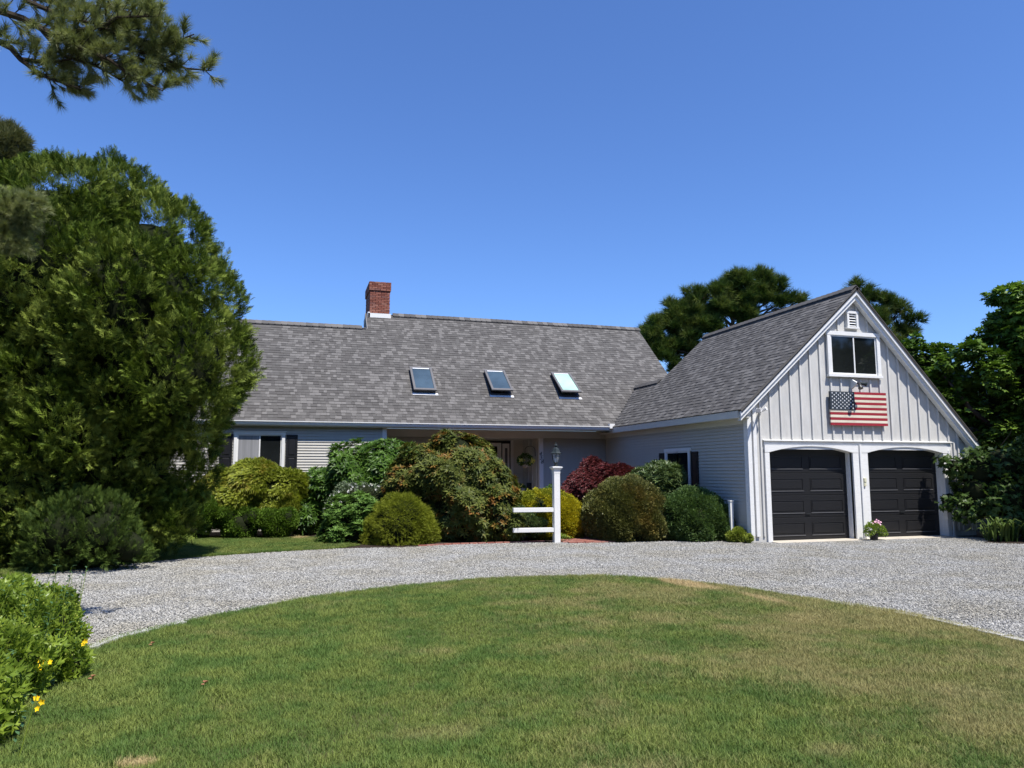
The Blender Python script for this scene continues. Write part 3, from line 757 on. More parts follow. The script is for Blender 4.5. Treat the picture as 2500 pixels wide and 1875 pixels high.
for x0, x1 in ((10.86, 10.985), (13.40, 13.575), (13.655, 13.85), (16.245, 16.37)):
    Box('door_casing', 'gable_trim', gw, x0, x1, 15.25, 15.302, .0, 2.115)
Box('door_casing', 'gable_trim', gw, 13.59, 13.64, 15.215, 15.302, .0, 2.33)
Box('door_casing', 'gable_trim', gw, 16.40, 16.46, 15.235, 15.302, .0, 2.20)
for x0, x1 in ((10.955, 10.985), (13.40, 13.43), (13.815, 13.845), (16.245, 16.275)):
    MB().box(x0, x1, 15.302, 15.40, .0, 2.13).box(x0-(.012 if x0 in (13.40, 16.245) else -.012), x1, 15.40, 15.52, .0, 2.13).build('jamb', M['gable_trim'], gw)
# --- garage doors
for gi, (x0, x1) in enumerate(((10.985, 13.40), (13.845, 16.245))):
    gd = MB()
    lb = 'left black garage door with raised panels' if gi == 0 else 'right black garage door partly shaded by the vine'
    z0 = .015; zs = [.015, .55, 1.085, 1.62, 2.30]
    gd.box(x0, x1, 15.535, 15.60, .0, 2.34)
    gdo = gd.build('garage_door', M['black_door'], house, label=lb)
    Box('bottom_seal', 'black', gdo, x0+.01, x1-.01, 15.50, 15.54, .0, .02); Box('lift_handle', 'black_metal', gdo, (x0+x1)/2-.07, (x0+x1)/2+.07, 15.475, 15.49, .62, .645)
    Box('dark_interior', 'interior', gdo, x0-.2, x1+.2, 15.62, 15.7, 0, 2.5)
    for k in range(4):
        a, b = zs[k], zs[k+1]
        sec = MB().box(x0+.01, x1-.01, 15.505, 15.535, a+.006, b-.004).build('door_section', M['black_door'], gdo, bevel=.006)
    for k in range(4):
        a, b = zs[k], zs[k+1]; mid = (x0+x1)/2
        for p, q in ((x0+.15, mid-.09), (mid+.09, x1-.15)):
            pz0, pz1 = a+.10, a+.43
            m = MB()
            # moulded frame, raised, with a panel inside it
            y = 15.505; e = .018
            m.hexa([(p, y, pz0), (q, y, pz0), (q, y, pz0+e), (p, y, pz0+e), (p, y-.0, pz0), (q, y, pz0), (q-e, y-.014, pz0+e), (p+e, y-.014, pz0+e)])
            m.box(p+e, q-e, y-.012, y-.0005, pz0+e, pz0+e+.010).box(p+e, q-e, y-.012, y-.0005, pz1-e-.010, pz1-e)
            m.box(p+e, p+e+.012, y-.012, y-.0005, pz0+e, pz1-e).box(q-e-.012, q-e, y-.012, y-.0005, pz0+e, pz1-e)
            m.box(p+.06, q-.06, y-.009, y-.0005, pz0+.06, pz1-.06)
            m.build('raised_panel', M['black_door'], gdo, bevel=.003)
            MB().box(p+.004, q-.004, y-.016, y-.0003, pz0-.004, pz0+.010).box(p+.03, q-.03, y-.006, y-.0003, pz1-.030, pz1-.020).build('panel_lip', M['door_lip'], gdo)
# --- gable window
def window(parent, x0, x1, z0, z1, y, nm, trimw=.09, panes=('glass', 'glass'), label=None, head=None):
    """slider window in a wall facing -y at plane y"""
    m = MB(); t = trimw
    m.box(x0, x0+t, y-.05, y+.01, z0+.06, z1-t); m.box(x1-t, x1, y-.05, y+.01, z0+.06, z1-t)
    m.box(x0-.02, x1+.02, y-.055, y+.01, z1-t, z1); m.box(x0-.02, x1+.02, y-.075, y+.01, z0, z0+.06)
    wn = m.build('window', M[nm], parent, label=label)
    xm = (x0+x1)/2; s = .035
    for i, (a, b, yy) in enumerate(((x0+t, xm+.02, y-.030), (xm-.02, x1-t, y-.015))):
        f = MB(); f.box(a, b, yy, yy+.02, z0+.06, z0+.06+s+.01); f.box(a, b, yy, yy+.02, z1-t-s, z1-t)
        f.box(a, a+s, yy, yy+.02, z0+.06+s+.01, z1-t-s); f.box(b-s, b, yy, yy+.02, z0+.06+s+.01, z1-t-s)
        f.build('sash', M['white'], wn)
        MB().box(a+s, b-s, yy+.010, yy+.015, z0+.06+s+.01, z1-t-s).build('pane', M[panes[i]], wn)
    if head: MB().box(x0-.05, x1+.05, y-.085, y+.01, z1, z1+.018).build('head_cap', M['white'], wn)
    return wn
window(house, 12.79, 14.40, 4.02, 5.18, 15.262, 'gable_trim', .10, label='upper gable window with two dark panes')
bo = window(house, -1.585, -.19, 1.32, 2.83, BY-.02, 'white', .085, ('curtain', 'glass'), 'left front window between black shutters, grey curtain in its left pane', head=True)
MB().box(-1.49, -.9, BY-.038, BY-.033, 2.60, 2.72).build('curtain_valance', M['glass'], bo)
def shutter(parent, x0, x1, z0, z1, y, axis=0):
    m = MB(); zm = z0+(z1-z0)*.55
    def bx(b, a0, a1, d0, d1, c0, c1):
        if axis == 0: b.box(a0, a1, y-d1, y-d0, c0, c1)
        else: b.box(y-d1, y-d0, a0, a1, c0, c1)
    bx(m, x0, x1, .0, .02, z0, z1)
    for a0, a1, c0, c1 in ((x0, x0+.05, z0, z1), (x1-.05, x1, z0, z1), (x0+.05, x1-.05, z0, z0+.06), (x0+.05, x1-.05, z1-.05, z1), (x0+.05, x1-.05, zm-.03, zm+.03)): bx(m, a0, a1, .02, .035, c0, c1)
    s = m.build('shutter', M['black'], parent)
    for c0, c1 in ((z0+.09, zm-.05), (zm+.05, z1-.075)):
        p = MB(); bx(p, x0+.075, x1-.075, .02, .036, c0, c1); p.build('raised_panel', M['black'], s, bevel=.012)
    return s
shutter(house, -1.955, -1.62, 1.35, 2.75, BY-.018); shutter(house, -.155, .165, 1.35, 2.75, BY-.018)
# wing side window (faces -x)
m = MB(); X = 10.395
y0, y1, z0, z1 = 17.88, 19.28, 1.05, 2.22
m.box(X-.045, X+.03, y0, y0+.09, z0, z1); m.box(X-.045, X+.03, y1-.09, y1, z0, z1)
m.box(X-.05, X+.03, y0-.03, y1+.03, z1, z1+.09); m.box(X-.07, X+.03, y0-.02, y1+.02, z0-.05, z0)
wn = m.build('window', M['white'], house, label='side window of the wing beside black shutters, behind the pale rhododendron')
for a, b in ((y0+.09, 18.6), (18.56, y1-.09)):
    f = MB(); f.box(X-.03, X-.01, a, b, z0, z0+.04).box(X-.03, X-.01, a, b, z1-.04, z1).box(X-.03, X-.01, a, a+.04, z0+.04, z1-.04).box(X-.03, X-.01, b-.04, b, z0+.04, z1-.04)
    f.build('sash', M['white'], wn); MB().box(X-.022, X-.017, a+.04, b-.04, z0+.04, z1-.04).build('pane', M['glass'], wn)
shutter(house, 17.50, 17.86, 1.0, 2.20, 10.402, 1); shutter(house, 19.30, 19.66, 1.0, 2.20, 10.402, 1)
# gable vent
vt = MB().box(13.43, 13.49, 15.21, 15.30, 5.30, 5.70).box(13.71, 13.77, 15.21, 15.30, 5.30, 5.70).box(13.42, 13.78, 15.205, 15.30, 5.66, 5.72).box(13.41, 13.79, 15.20, 15.30, 5.27, 5.31).build('gable_vent', M['gable_trim'], house)
Box('vent_back', 'interior', vt, 13.49, 13.71, 15.285, 15.299, 5.31, 5.66)
for k in range(5):
    z = 5.33+k*.068; MB().prism([(15.222, z), (15.232, z), (15.278, z+.045), (15.268, z+.045)], 0, 13.49, 13.71).build('louvre', M['gable_trim'], vt)

# --- roofs
def slab(name, quad, th, mat, parent, label=None):
    """roof slab from polygon, thickness downward"""
    q = [Vector(p) for p in quad]; nn = (q[1]-q[0]).cross(q[2]-q[0]).normalized()
    if nn.z < 0: nn = -nn
    k = len(q); vs = q+[p-nn*th for p in q]
    m = MB().add(vs, [tuple(range(k)), tuple(range(2*k-1, k-1, -1))]+[(i, (i+1) % k, (i+1) % k+k, i+k) for i in range(k)])
    return m.build(name, M[mat], parent, label=label)
VX, VY, VZ = 11.60, 24.02, WZ+(11.60-WX)*WS         # top of the valley / low ridge meeting the main roof
VX2 = 11.84; VZ2 = WZ+(VX2-WX)*WS
def zmain(y): return EZ+(y-EY)*SL
YL, YR = 26.40, 27.15
rm = slab('roof', [(-7, EY, EZ), (13.5, EY, EZ), (13.5, YR, zmain(YR)), (2.47, YR, zmain(YR)), (2.47, YL, zmain(YL)), (-7, YL, zmain(YL))], .06, 'shingle', house, 'main roof slope of mottled grey shingles with three skylights')
slab('roof', [(2.47, YR, zmain(YR)), (13.5, YR, zmain(YR)), (13.5, 31.5, zmain(YR)-4.35*SL), (2.47, 31.5, zmain(YR)-4.35*SL)], .06, 'shingle', house)
slab('roof', [(-7, YL, zmain(YL)), (2.47, YL, zmain(YL)), (2.47, 31.0, zmain(YL)-4.6*SL), (-7, 31.0, zmain(YL)-4.6*SL)], .06, 'shingle', house)
MB().prism([(23.0, 3.0), (YR, zmain(YR)-.08), (31.2, 3.6), (31.2, .0), (23.0, .0)], 0, 2.50, 2.56).build('gable_wall', M['siding'], house)
MB().prism([(23.0, 3.0), (YR, zmain(YR)-.08), (31.2, 3.6), (31.2, .0), (23.6, .0), (23.6, 3.0)], 0, 13.3, 13.4).build('gable_wall', M['siding'], house)
Box('rear_wall', 'siding', house, -6.9, 13.3, 30.9, 31.1, 0, 3.4)
# wing slabs
rw = slab('roof', [(WX, FY, WZ), (WX, EY+.02, WZ), (VX2, 24.30, VZ2), (VX2, SW, VZ2), (RX, SW, RZ), (RX, FY, RZ)], .06, 'shingle', house, 'darker left slope of the garage wing roof')
slab('roof', [(RX, FY, RZ), (RX, SW, RZ), (17.95, SW, RZ-(17.95-RX)*RS), (17.95, 15.6, RZ-(17.95-RX)*RS), (17.2, FY, RZ-(17.2-RX)*RS)], .06, 'shingle', house)
slab('roof', [(VX2, SW, VZ2), (VX2, 24.6, VZ2), (17.0, 24.6, 1.8), (17.0, SW, 1.8)], .06, 'shingle', house)
MB().prism([(10.5, .0), (17.3, .0), (17.3, RZ-(17.3-RX)*RS-.1), (RX, RZ-.1), (10.5, WZ+.2)], 1, SW-.2, SW-.1).build('rear_gable', M['siding'], house)
# shingle pieces laid course by course
SPEC = []   # (corner list) pieces; later the nearest 300 become single objects
def lay(O, A, S, Nn, width_fn, length, expo=.143, wmin=.09, wmax=.21):
    """O origin at eave, A along eave, S up slope, width_fn(s) -> (a0,a1)"""
    k = 0; s = -.02; out = []
    while s < length-.02:
        se = min(s+expo+.02, length)
        a0, a1 = width_fn(s+.03); a = a0
        while a < a1-.02:
            wv = random.uniform(wmin, wmax); b = min(a+wv, a1)
            if a1-b < .08: b = a1
            th = .012 if random.random() < .5 else .019
            out.append((a+.0015, b-.0015, s, se, th, random.random())); a = b
        s += expo; k += 1
    return out
def piece_pts(O, A, S, Nn, p):
    a, b, s0, s1, th, _ = p
    base = [O+A*a+S*s0, O+A*b+S*s0, O+A*b+S*s1, O+A*a+S*s1]
    up = (th, th, .004, .004)
    return [q+Nn*.001 for q in base]+[q+Nn*u for q, u in zip(base, up)]
def build_shingles(parent, O, A, S, Nn, pieces, single=0, key=None):
    if single: pieces = sorted(pieces, key=key)
    m = MB()
    for i, p in enumerate(pieces):
        if i < single:
            # shared unit mesh stretched to the piece
            w_, h_ = p[1]-p[0], p[3]-p[2]
            o = link('shingle', UNIT, parent)
            R3 = Matrix((A, S, Nn)).transposed().to_4x4()
            o.matrix_basis = Matrix.Translation(O+A*p[0]+S*p[2]) @ R3 @ Matrix.Diagonal((w_, h_, p[4]/.012, 1))
        else:
            q = piece_pts(O, A, S, Nn, p); m.add(q, [(4, 5, 6, 7), (0, 1, 5, 4), (1, 2, 6, 5), (3, 0, 4, 7)], p[5])
    o = m.build('shingles', M['shingle'], parent); o['kind'] = 'stuff'
UNIT = MB().add([(0, 0, .001), (1, 0, .001), (1, 1, .001), (0, 1, .001), (0, 0, .012), (1, 0, .012), (1, 1, .004), (0, 1, .004)],
                [(4, 5, 6, 7), (0, 1, 5, 4), (1, 2, 6, 5), (3, 0, 4, 7), (2, 3, 7, 6)], 0.).mesh('shingle', M['shingle'])
cs, sn = math.cos(rad(42)), math.sin(rad(42))
def wf_main(s):
    y = EY+s*cs; z = EZ+s*sn
    a1 = 13.5
    # stop at the valley with the wing
    if z < VZ2+.02: a1 = WX+(z-WZ)/WS+.02
    elif y < 24.9: a1 = 13.5
    return (-7 if y < YL-.05 else 2.47, min(13.5, a1))
pcs = lay(None, None, None, None, wf_main, (YR-EY)/cs)
build_shingles(rm, Vector((0, EY, EZ)), Vector((1, 0, 0)), Vector((0, cs, sn)), Vector((0, -sn, cs)), pcs)
WL = math.sqrt(1+WS*WS)
def wf_wing(s):
    x = WX+s/WL; z = WZ+(x-WX)*WS
    if x < VX2: yv = EY+(z-EZ)/SL; return (-(yv+.03), -FY)
    return (-SW, -FY)
pcs = lay(None, None, None, None, wf_wing, (RX-WX)*WL)
O_ = Vector((WX, 0, WZ)); A_ = Vector((0, -1, 0)); S_ = Vector((1/WL, 0, WS/WL)); N_ = Vector((-WS/WL, 0, 1/WL))
build_shingles(rw, O_, A_, S_, N_, pcs, 300, key=lambda p: (O_+A_*p[0]+S_*p[2]-Vector((0, 0, 1.68))).length)
# ridge caps and ridge vents
def ridge(p0, p1, n_, side, parent, step=.21):
    p0, p1 = Vector(p0), Vector(p1); L = (p1-p0).length; u = (p1-p0)/L; k = int(L/step); sv = Vector(side)
    m = MB()
    for i in range(k):
        a = p0+u*(i*step); b = p0+u*((i+1)*step+.03)
        for sg in (-1, 1):
            o1 = sv*sg*.15+Vector((0, 0, -.13)); up = Vector((0, 0, .032)); ud = Vector((0, 0, .02))
            m.hexa([a+o1, b+o1, b+ud*.0, a, a+o1+up, b+o1+ud, b+ud, a+up], random.uniform(0, .5))
    return m.build('ridge_cap', M['shingle'], parent)
ridge((3.45, YR, zmain(YR)+.05), (13.55, YR, zmain(YR)+.05), 0, (0, 1, 0), rm)
ridge((-7, YL, zmain(YL)+.05), (2.42, YL, zmain(YL)+.05), 0, (0, 1, 0), rm)
ridge((RX, SW+.05, RZ+.055), (RX, FY, RZ+.055), 0, (1, 0, 0), rw)
ridge((VX2, 24.3, VZ2+.045), (VX2, SW-.05, VZ2+.045), 0, (1, 0, 0), rw)
# dark vent gap under the caps
Box('ridge_vent', 'black', rm, 3.5, 13.52, YR-.13, YR+.13, zmain(YR)-.10, zmain(YR)-.045)
Box('ridge_vent', 'black', rm, -7, 2.40, YL-.13, YL+.13, zmain(YL)-.10, zmain(YL)-.045)
Box('ridge_vent', 'black', rw, RX-.13, RX+.13, FY+.04, SW, RZ-.10, RZ-.045)
# fascia, gutters
MB().prism([(EY-.095, 3.14), (EY-.095, 3.115), (EY-.078, 3.105), (EY-.06, 3.05), (EY-.045, 3.02), (EY-.0, 3.02), (EY, 3.14)], 0, -6.5, 9.98).build('gutter', M['white'], house)
Box('gutter_end_box', 'white', house, 9.98, 10.16, EY-.10, EY+.04, 3.07, 3.225)
Box('fascia', 'beige', house, -6.5, 10.3, EY+.0, EY+.04, 2.99, 3.10)
Box('fascia', 'beige', house, WX+.0, WX+.05, FY+.12, EY+.2, 2.93, WZ-.02)
Box('soffit', 'beige', house, WX+.05, 10.42, FY+.12, 23.5, 2.94, 2.96)
Box('wing_frieze', 'beige', house, 10.385, 10.42, 15.4, 23.55, 2.80, 2.94)
# rake boards of the garage gable (two stepped boards each side)
def rake(xa, za, xb, zb, y0, y1, w_, name='rake_board', mat='gable_trim'):
    d = Vector((xb-xa, 0, zb-za)).normalized(); q = Vector((d.z, 0, -d.x))
    if q.z > 0: q = -q
    p = [(xa, za), (xb, zb), (xb+q.x*w_, zb+q.z*w_), (xa+q.x*w_, za+q.z*w_)]
    # plumb cuts at both ends
    k = w_*math.sqrt(1+(d.z/d.x)**2)
    p = [(xa, za), (xb, zb), (xb, zb-k), (xa, za-k)]
    MB().prism(p, 1, y0, y1).build(name, M[mat], gw)
zl = WZ-.05; za_ = RZ-.065
rake(WX+.02, zl, RX-.001, za_, FY+.02, FY+.07, .085); rake(WX+.05, zl-.075, RX-.001, za_-.105, FY+.07, 15.255, .10)
rake(RX+.001, za_, 17.25, za_-(17.25-RX)*RS, FY+.02, FY+.07, .085); rake(RX+.001, za_-.105, 17.18, za_-.105-(17.18-RX)*RS, FY+.07, 15.255, .10)
rake(17.25, za_-(17.25-RX)*RS-.0, 17.93, za_-(17.93-RX)*RS, 15.66, 15.72, .20)
rake(WX+.04, zl+.01, RX-.001, za_+.03, FY+.0, FY+.02, .02, 'drip_edge', 'black'); rake(RX+.001, za_+.03, 17.25, za_+.03-(17.25-RX)*RS, FY+.0, FY+.02, .02, 'drip_edge', 'black')
# valley flashing
MB().tube([(WX+.02, EY, EZ+.0), (VX2-.02, 24.27, VZ2-.02)], .02, 6).build('valley', M['shingle'], rm)
MB().prism([(YL-.1, zmain(YL)-.05), (YR+.02, zmain(YR)+.02), (YR+.5, zmain(YR)-.5), (YL+.6, zmain(YL)-.6)], 0, 2.44, 2.475).build('step_flashing', M['foundation'], house)
# skylights
for i, (xl, xr, gl) in enumerate(((3.71, 4.41, 'sky_glass'), (6.28, 6.97, 'sky_glass'), (8.72, 9.40, 'green_glass'))):
    O = Vector((0, EY, EZ)); S = Vector((0, cs, sn)); Nn = Vector((0, -sn, cs)); s0, s1 = 1.53, 2.85
    def B(m, a, b, c, d_, h0, h1, g0=None, g1=None):
        g0 = h0 if g0 is None else g0; g1 = h1 if g1 is None else g1
        f = lambda x, s, h: Vector((x, 0, 0))+O+S*s+Nn*h
        return m.hexa([f(a, c, h0), f(b, c, h0), f(b, d_, g0), f(a, d_, g0), f(a, c, h1), f(b, c, h1), f(b, d_, g1), f(a, d_, g1)])
    lab = ('left skylight with dark blind, closed', 'middle skylight, sash slightly raised', 'right skylight with pale green blind, sash raised')[i]
    sk = B(MB(), xl, xr, s0, s1, .0, .09).build('skylight', M['black'], house, label=lab)
    B(MB(), xl-.05, xr+.08, s0-.10, s0, .016, .024).build('flashing', M['flash'], sk)
    lift = (.045, .13, .15)[i]
    m = MB(); e = .05; hb, ht = .09+lift, .10
    B(m, xl-.02, xl+e, s0-.03, s1, hb, hb+.05, ht, ht+.05); B(m, xr-e, xr+.02, s0-.03, s1, hb, hb+.05, ht, ht+.05)
    B(m, xl+e, xr-e, s0-.03, s0+.06, hb, hb+.05, hb-.003, hb+.047); B(m, xl+e, xr-e, s1-.07, s1, ht+.002, ht+.05)
    m.build('sash', M['sky_frame'], sk)
    B(MB(), xl+e, xr-e, s0+.06, s1-.07, hb+.02, hb+.028, ht+.022, ht+.030).build('glass', M[gl], sk)
    B(MB(), xl+e+.02, xr-e-.02, s1-.115, s1-.075, ht+.03, ht+.05).build('vent_flap', M['flash'], sk)
    MB().tube([(O+S*s0+Nn*.05+Vector(((xl+xr)/2, 0, 0))), (O+S*(s0+.1)+Nn*(hb)+Vector(((xl+xr)/2+.02, 0, 0)))], .012, 6).build('opener', M['black_metal'], sk)

# chimney with individual bricks on its two visible faces
ch = MB().box(2.615, 3.315, 27.03, 28.55, 7.0, 8.60).build('chimney', M['mortar'], house)
uf = MB().hexa([(-.5, 0, -.5), (.5, 0, -.5), (.5, 1, -.5), (-.5, 1, -.5), (-.49, 0, .5), (.49, 0, .5), (.49, 1, .5), (-.49, 1, .5)], 0.).mesh('brick', M['brick'])
def cbrick(cx, cy, cz, sx, sy, sz):
    o = link('brick', uf, ch); o.matrix_basis = Matrix.Translation((cx, cy-sy/2, cz)) @ Matrix.Diagonal((sx, sy, sz, 1))
z = 7.42; row = 0
while z < 8.62:
    co = .035 if z > 8.33 else 0
    x = 2.59-co; xe = 3.33+co; x -= .105*(row % 2)
    while x < xe-.02:
        a = max(x, 2.59-co); b = min(x+.205, xe)
        if b-a > .03: cbrick((a+b)/2, 27.0-co+.05+random.uniform(-.004, .003), z+.028, b-a-.009, .10, .056)
        x += .21
    y = 27.0-co+.10*(row % 2)
    while y < 28.57:
        b = min(y+.205, 28.6)
        if b-y > .04:
            o = link('brick', uf, ch); o.matrix_basis = Matrix.Translation((2.59-co+.03, y+.0+.10*(1 if y == 27.0-co else 0), z+.028)) @ Matrix.Diagonal((.06, b-y-.009-.10*(1 if y == 27.0-co else 0), .056, 1))
        y += .21
    x = 27.1
    while x < 28.5:
        cbrick(3.33+co-.03, x+.19, z+.028, .06, .196, .056); x += .21
    z += .0655; row += 1
Box('chimney_cap', 'mortar', ch, 2.575, 3.345, 26.99, 28.60, 8.615, 8.645)
MB().box(2.53, 3.36, 26.93, 27.02, 7.30, 7.46).box(2.52, 2.60, 26.93, 28.6, 7.30, 7.50).build('flashing', M['white'], ch)

# ================================================================= THINGS ON THE HOUSE
fl = empty('wooden_flag', (13.62, 15.24, 2.8), 'rustic wooden plank American flag mounted above the garage doors', 'flag')
fx0, fx1, fz0, fz1 = 12.76, 14.476, 2.80, 3.645; ph = (fz1-fz0)/13
for k in range(13):
    z = fz1-(k+1)*ph; a = fx0 if k > 6 else fx0+.735
    jt = random.uniform(-.006, .012)
    MB().box(a+.001, fx1+jt, 15.195+random.uniform(0, .006), 15.235, z+.002, z+ph-.001).build('plank', M['red_wood' if k % 2 == 0 else 'cream_wood'], fl)
cz = fz1-7*ph
for k in range(3):
    a = cz+(fz1-cz)*k/3; b = cz+(fz1-cz)*(k+1)/3
    MB().box(fx0, fx0+.733, 15.185, 15.235, a+.001, b-.002).build('canton_plank', M['blue_wood'], fl)
for r_ in range(9):
    nst = 6 if r_ % 2 == 0 else 5
    for c_ in range(nst):
        x = fx0+.06+c_*.122+(0 if nst == 6 else .061); z = fz1-.045-r_*.0465; R = .0235
        vs = []
        for q in range(10):
            rr = R if q % 2 == 0 else R*.42; th = math.pi/2+q*math.pi/5; vs.append((x+rr*math.cos(th), z+rr*math.sin(th)))
        MB().prism(vs, 1, 15.179, 15.186).build('star', M['star'], fl)
for x in (12.95, 14.2): Box('back_batten', 'cream_wood', fl, x, x+.05, 15.235, 15.262, 2.85, 3.6)
# flood light above the flag
f = empty('flood_light', (13.50, 15.26, 3.9), 'white bracket with two black spotlights just below the gable window', 'light')
MB().prism([(15.26, 3.98), (15.05, 3.86), (15.05, 3.84), (15.26, 3.72)], 0, 13.47, 13.52).build('bracket', M['gable_trim'], f)
MB().tube([(13.50, 15.06, 3.86), (13.50, 15.0, 3.82)], .03, 10).build('knuckle', M['black_metal'], f)
MB().tube([(13.50, 15.0, 3.84), (13.46, 14.94, 3.76), (13.45, 14.91, 3.70)], [.03, .045, .06], 12).build('lamp_head', M['black_metal'], f)
MB().tube([(13.52, 15.0, 3.84), (13.60, 14.94, 3.82), (13.64, 14.90, 3.80)], [.028, .045, .062], 12).build('lamp_head', M['lamp_metal'], f)
# corner light at the left end of the rake
f = empty('corner_light', (10.62, 15.2, 3.05), 'white twin-head security light at the left corner of the garage gable', 'light')
MB().tube([(10.78, 15.25, 3.10), (10.70, 15.12, 3.10)], .035, 10).build('base', M['white'], f)
MB().tube([(10.70, 15.14, 3.10), (10.62, 15.02, 3.06)], .02, 8).build('arm', M['white'], f)
MB().tube([(10.62, 15.12, 3.13), (10.52, 14.98, 3.10), (10.49, 14.92, 3.09)], [.035, .055, .06], 14).build('lamp_head', M['white'], f)
MB().tube([(10.49, 14.918, 3.09), (10.487, 14.912, 3.09)], [.05, .05], 14).build('lens', M['curtain'], f)
MB().tube([(10.74, 15.14, 3.10), (10.80, 15.04, 3.16)], [.03, .045], 12).build('lamp_head', M['white'], f)
kp = empty('keypad', (13.69, 15.23, 1.40), 'small cream keypad box on the post between the garage doors', 'keypad')
Box('case', 'keypad', kp, 13.66, 13.73, 15.21, 15.25, 1.30, 1.50, bevel=.006); Box('cover', 'keypad', kp, 13.665, 13.725, 15.20, 15.212, 1.40, 1.49)
# ---------------------------------------------------------------- lamp post
LX, LY = 6.10, 16.78
lp = empty('lamp_post', (LX, LY, 0), 'white square lamp post with two rails and a black lantern beside the brick path', 'lamp post')
Box('post', 'white', lp, LX-.075, LX+.075, LY-.075, LY+.075, -.02, 1.68, bevel=.006)
m = MB()
pr_ = [(.078, 1.62), (.082, 1.70), (.115, 1.755), (.125, 1.76), (.125, 1.785), (.0, 1.80)]
v = []; fs = []
for i, (h, z) in enumerate(pr_):
    for sx, sy in ((-1, -1), (1, -1), (1, 1), (-1, 1)): v.append((LX+sx*h, LY+sy*h, z))
for i in range(len(pr_)-1):
    for k in range(4): fs.append((i*4+k, i*4+(k+1) % 4, (i+1)*4+(k+1) % 4, (i+1)*4+k))
m.add(v, fs).build('post_cap', M['white'], lp)
for z in (.72, .25):
    MB().hexa([(LX-1.05, LY+.05, z), (LX-.075, LY-.05, z), (LX-.075, LY+.05, z), (LX-1.05, LY+.15, z), (LX-1.05, LY+.05, z+.10), (LX-.075, LY-.05, z+.10), (LX-.075, LY+.05, z+.10), (LX-1.05, LY+.15, z+.10)]).build('rail', M['white'], lp, bevel=.004)
ln = MB().lathe((LX, LY, 1.79), [(.050, 0), (.050, .03), (.038, .04), (.038, .07), (.055, .085), (.060, .10)], 12).build('lantern_base', M['lamp_metal'], lp, smooth=False)
m = MB()
for k in range(6):
    th = k*math.pi/3+.3; c, s = math.cos(th), math.sin(th)
    m.tube([(LX+c*.055, LY+s*.055, 1.885), (LX+c*.082, LY+s*.082, 1.96), (LX+c*.105, LY+s*.105, 2.10)], .0055, 5)
m.build('lantern_frame', M['lamp_metal'], lp)
for k in range(6):
    t0, t1 = k*math.pi/3+.3, (k+1)*math.pi/3+.3
    P = [(LX+r*math.cos(t), LY+r*math.sin(t), z) for r, z in ((.053, 1.89), (.080, 1.96), (.102, 2.10)) for t in (t0, t1)]
    MB().add(P, [(0, 1, 3, 2), (2, 3, 5, 4)]).build('pane', M['clear'], lp)
MB().lathe((LX, LY, 2.10), [(.135, -.005), (.138, .008), (.105, .045), (.075, .12), (.055, .135), (.03, .150), (.018, .165), (.045, .19), (.045, .20), (.016, .225), (.010, .25), (.014, .262), (.004, .285), (.002, .31)], 6, .3).build('lantern_roof', M['lamp_metal'], lp)
m = MB()
for a in (-.022, .0, .022): m.tube([(LX+a, LY+a*.6, 1.89), (LX+a, LY+a*.6, 1.99)], .008, 6)
m.build('candle', M['white'], lp)
# vent stake by the wing corner
f = empty('white_standpipe', (10.2, 15.75, 0), 'short square white post against the wing wall behind the green dome shrub', 'post')
Box('post', 'white', f, 10.16, 10.24, 15.71, 15.79, 0, .95); Box('cap', 'white', f, 10.145, 10.255, 15.695, 15.805, .95, .975)
# ---------------------------------------------------------------- porch things
hb = empty('hanging_basket', (7.6, 24.0, 2.0), 'hanging basket of yellow flowers on a black hook in the porch', 'hanging basket')
bx_, by_, bz_ = 7.62, 24.0, 2.07
MB().lathe((bx_, by_, bz_-.26), [(.08, 0), (.11, .02), (.125, .13)], 12).build('pot', M['clay'], hb)
pts = [(8.0-.02, by_, bz_+.12), (7.97, by_, bz_+.32)]+[(bx_+.17+.18*math.cos(a), by_, bz_+.33+.13*math.sin(a)) for a in np.linspace(.1, math.pi, 9)]+[(bx_, by_, bz_+.18)]
MB().tube(pts, .009, 6).build('hook', M['black_metal'], hb)
def floret_mesh(name, P, r, mat, parent, petals=5):
    V = []; F = []; T = []
    for p in P:
        p = np.array(p); d = nrm(np.array([random.uniform(-.6, .6)-.2, -1, random.uniform(-.1, .9)])); a = nrm(np.cross(d, [0, 0, 1.])); b = np.cross(d, a)
        k = len(V); V.append(p-d*r*.1); T.append(random.random())
        for q in range(petals*2):
            th = q*math.pi/petals; rr = r if q % 2 == 0 else r*.62
            V.append(p+a*math.cos(th)*rr+b*math.sin(th)*rr+d*r*.25); T.append(random.random())
        F += [(k, k+1+q, k+1+(q+1) % (petals*2)) for q in range(petals*2)]
    return link(name, npmesh(name, np.array(V), np.array(F), np.array(T), mat), parent)
LB = [(bx_, by_, bz_, .2), (bx_-.13, by_, bz_-.02, .14), (bx_+.13, by_, bz_-.02, .14)]
P, Nn = shell(LB, 900, hole=.1)
V, F, T = scatter([t_cluster(i, 3) for i in range(3)], P, Nn, nrm(rng.normal(size=Nn.shape)), np.full(len(P), .05))
link('foliage', npmesh('foliage', V, F, T, FM['rhodo']), hb)
fp = [(bx_+random.gauss(sx, .05), by_-.18, bz_+random.gauss(-.04, .055)) for sx in (-.22, -.2, -.12, .18, .21, .24) for _ in range(6)]
floret_mesh('flower', fp, .028, M['yellow_flower'], hb)['kind'] = 'stuff'
pl = empty('white_planter', (7.45, 24.3, .4), 'white tapered planter with yellow flowers standing on the porch', 'planter')
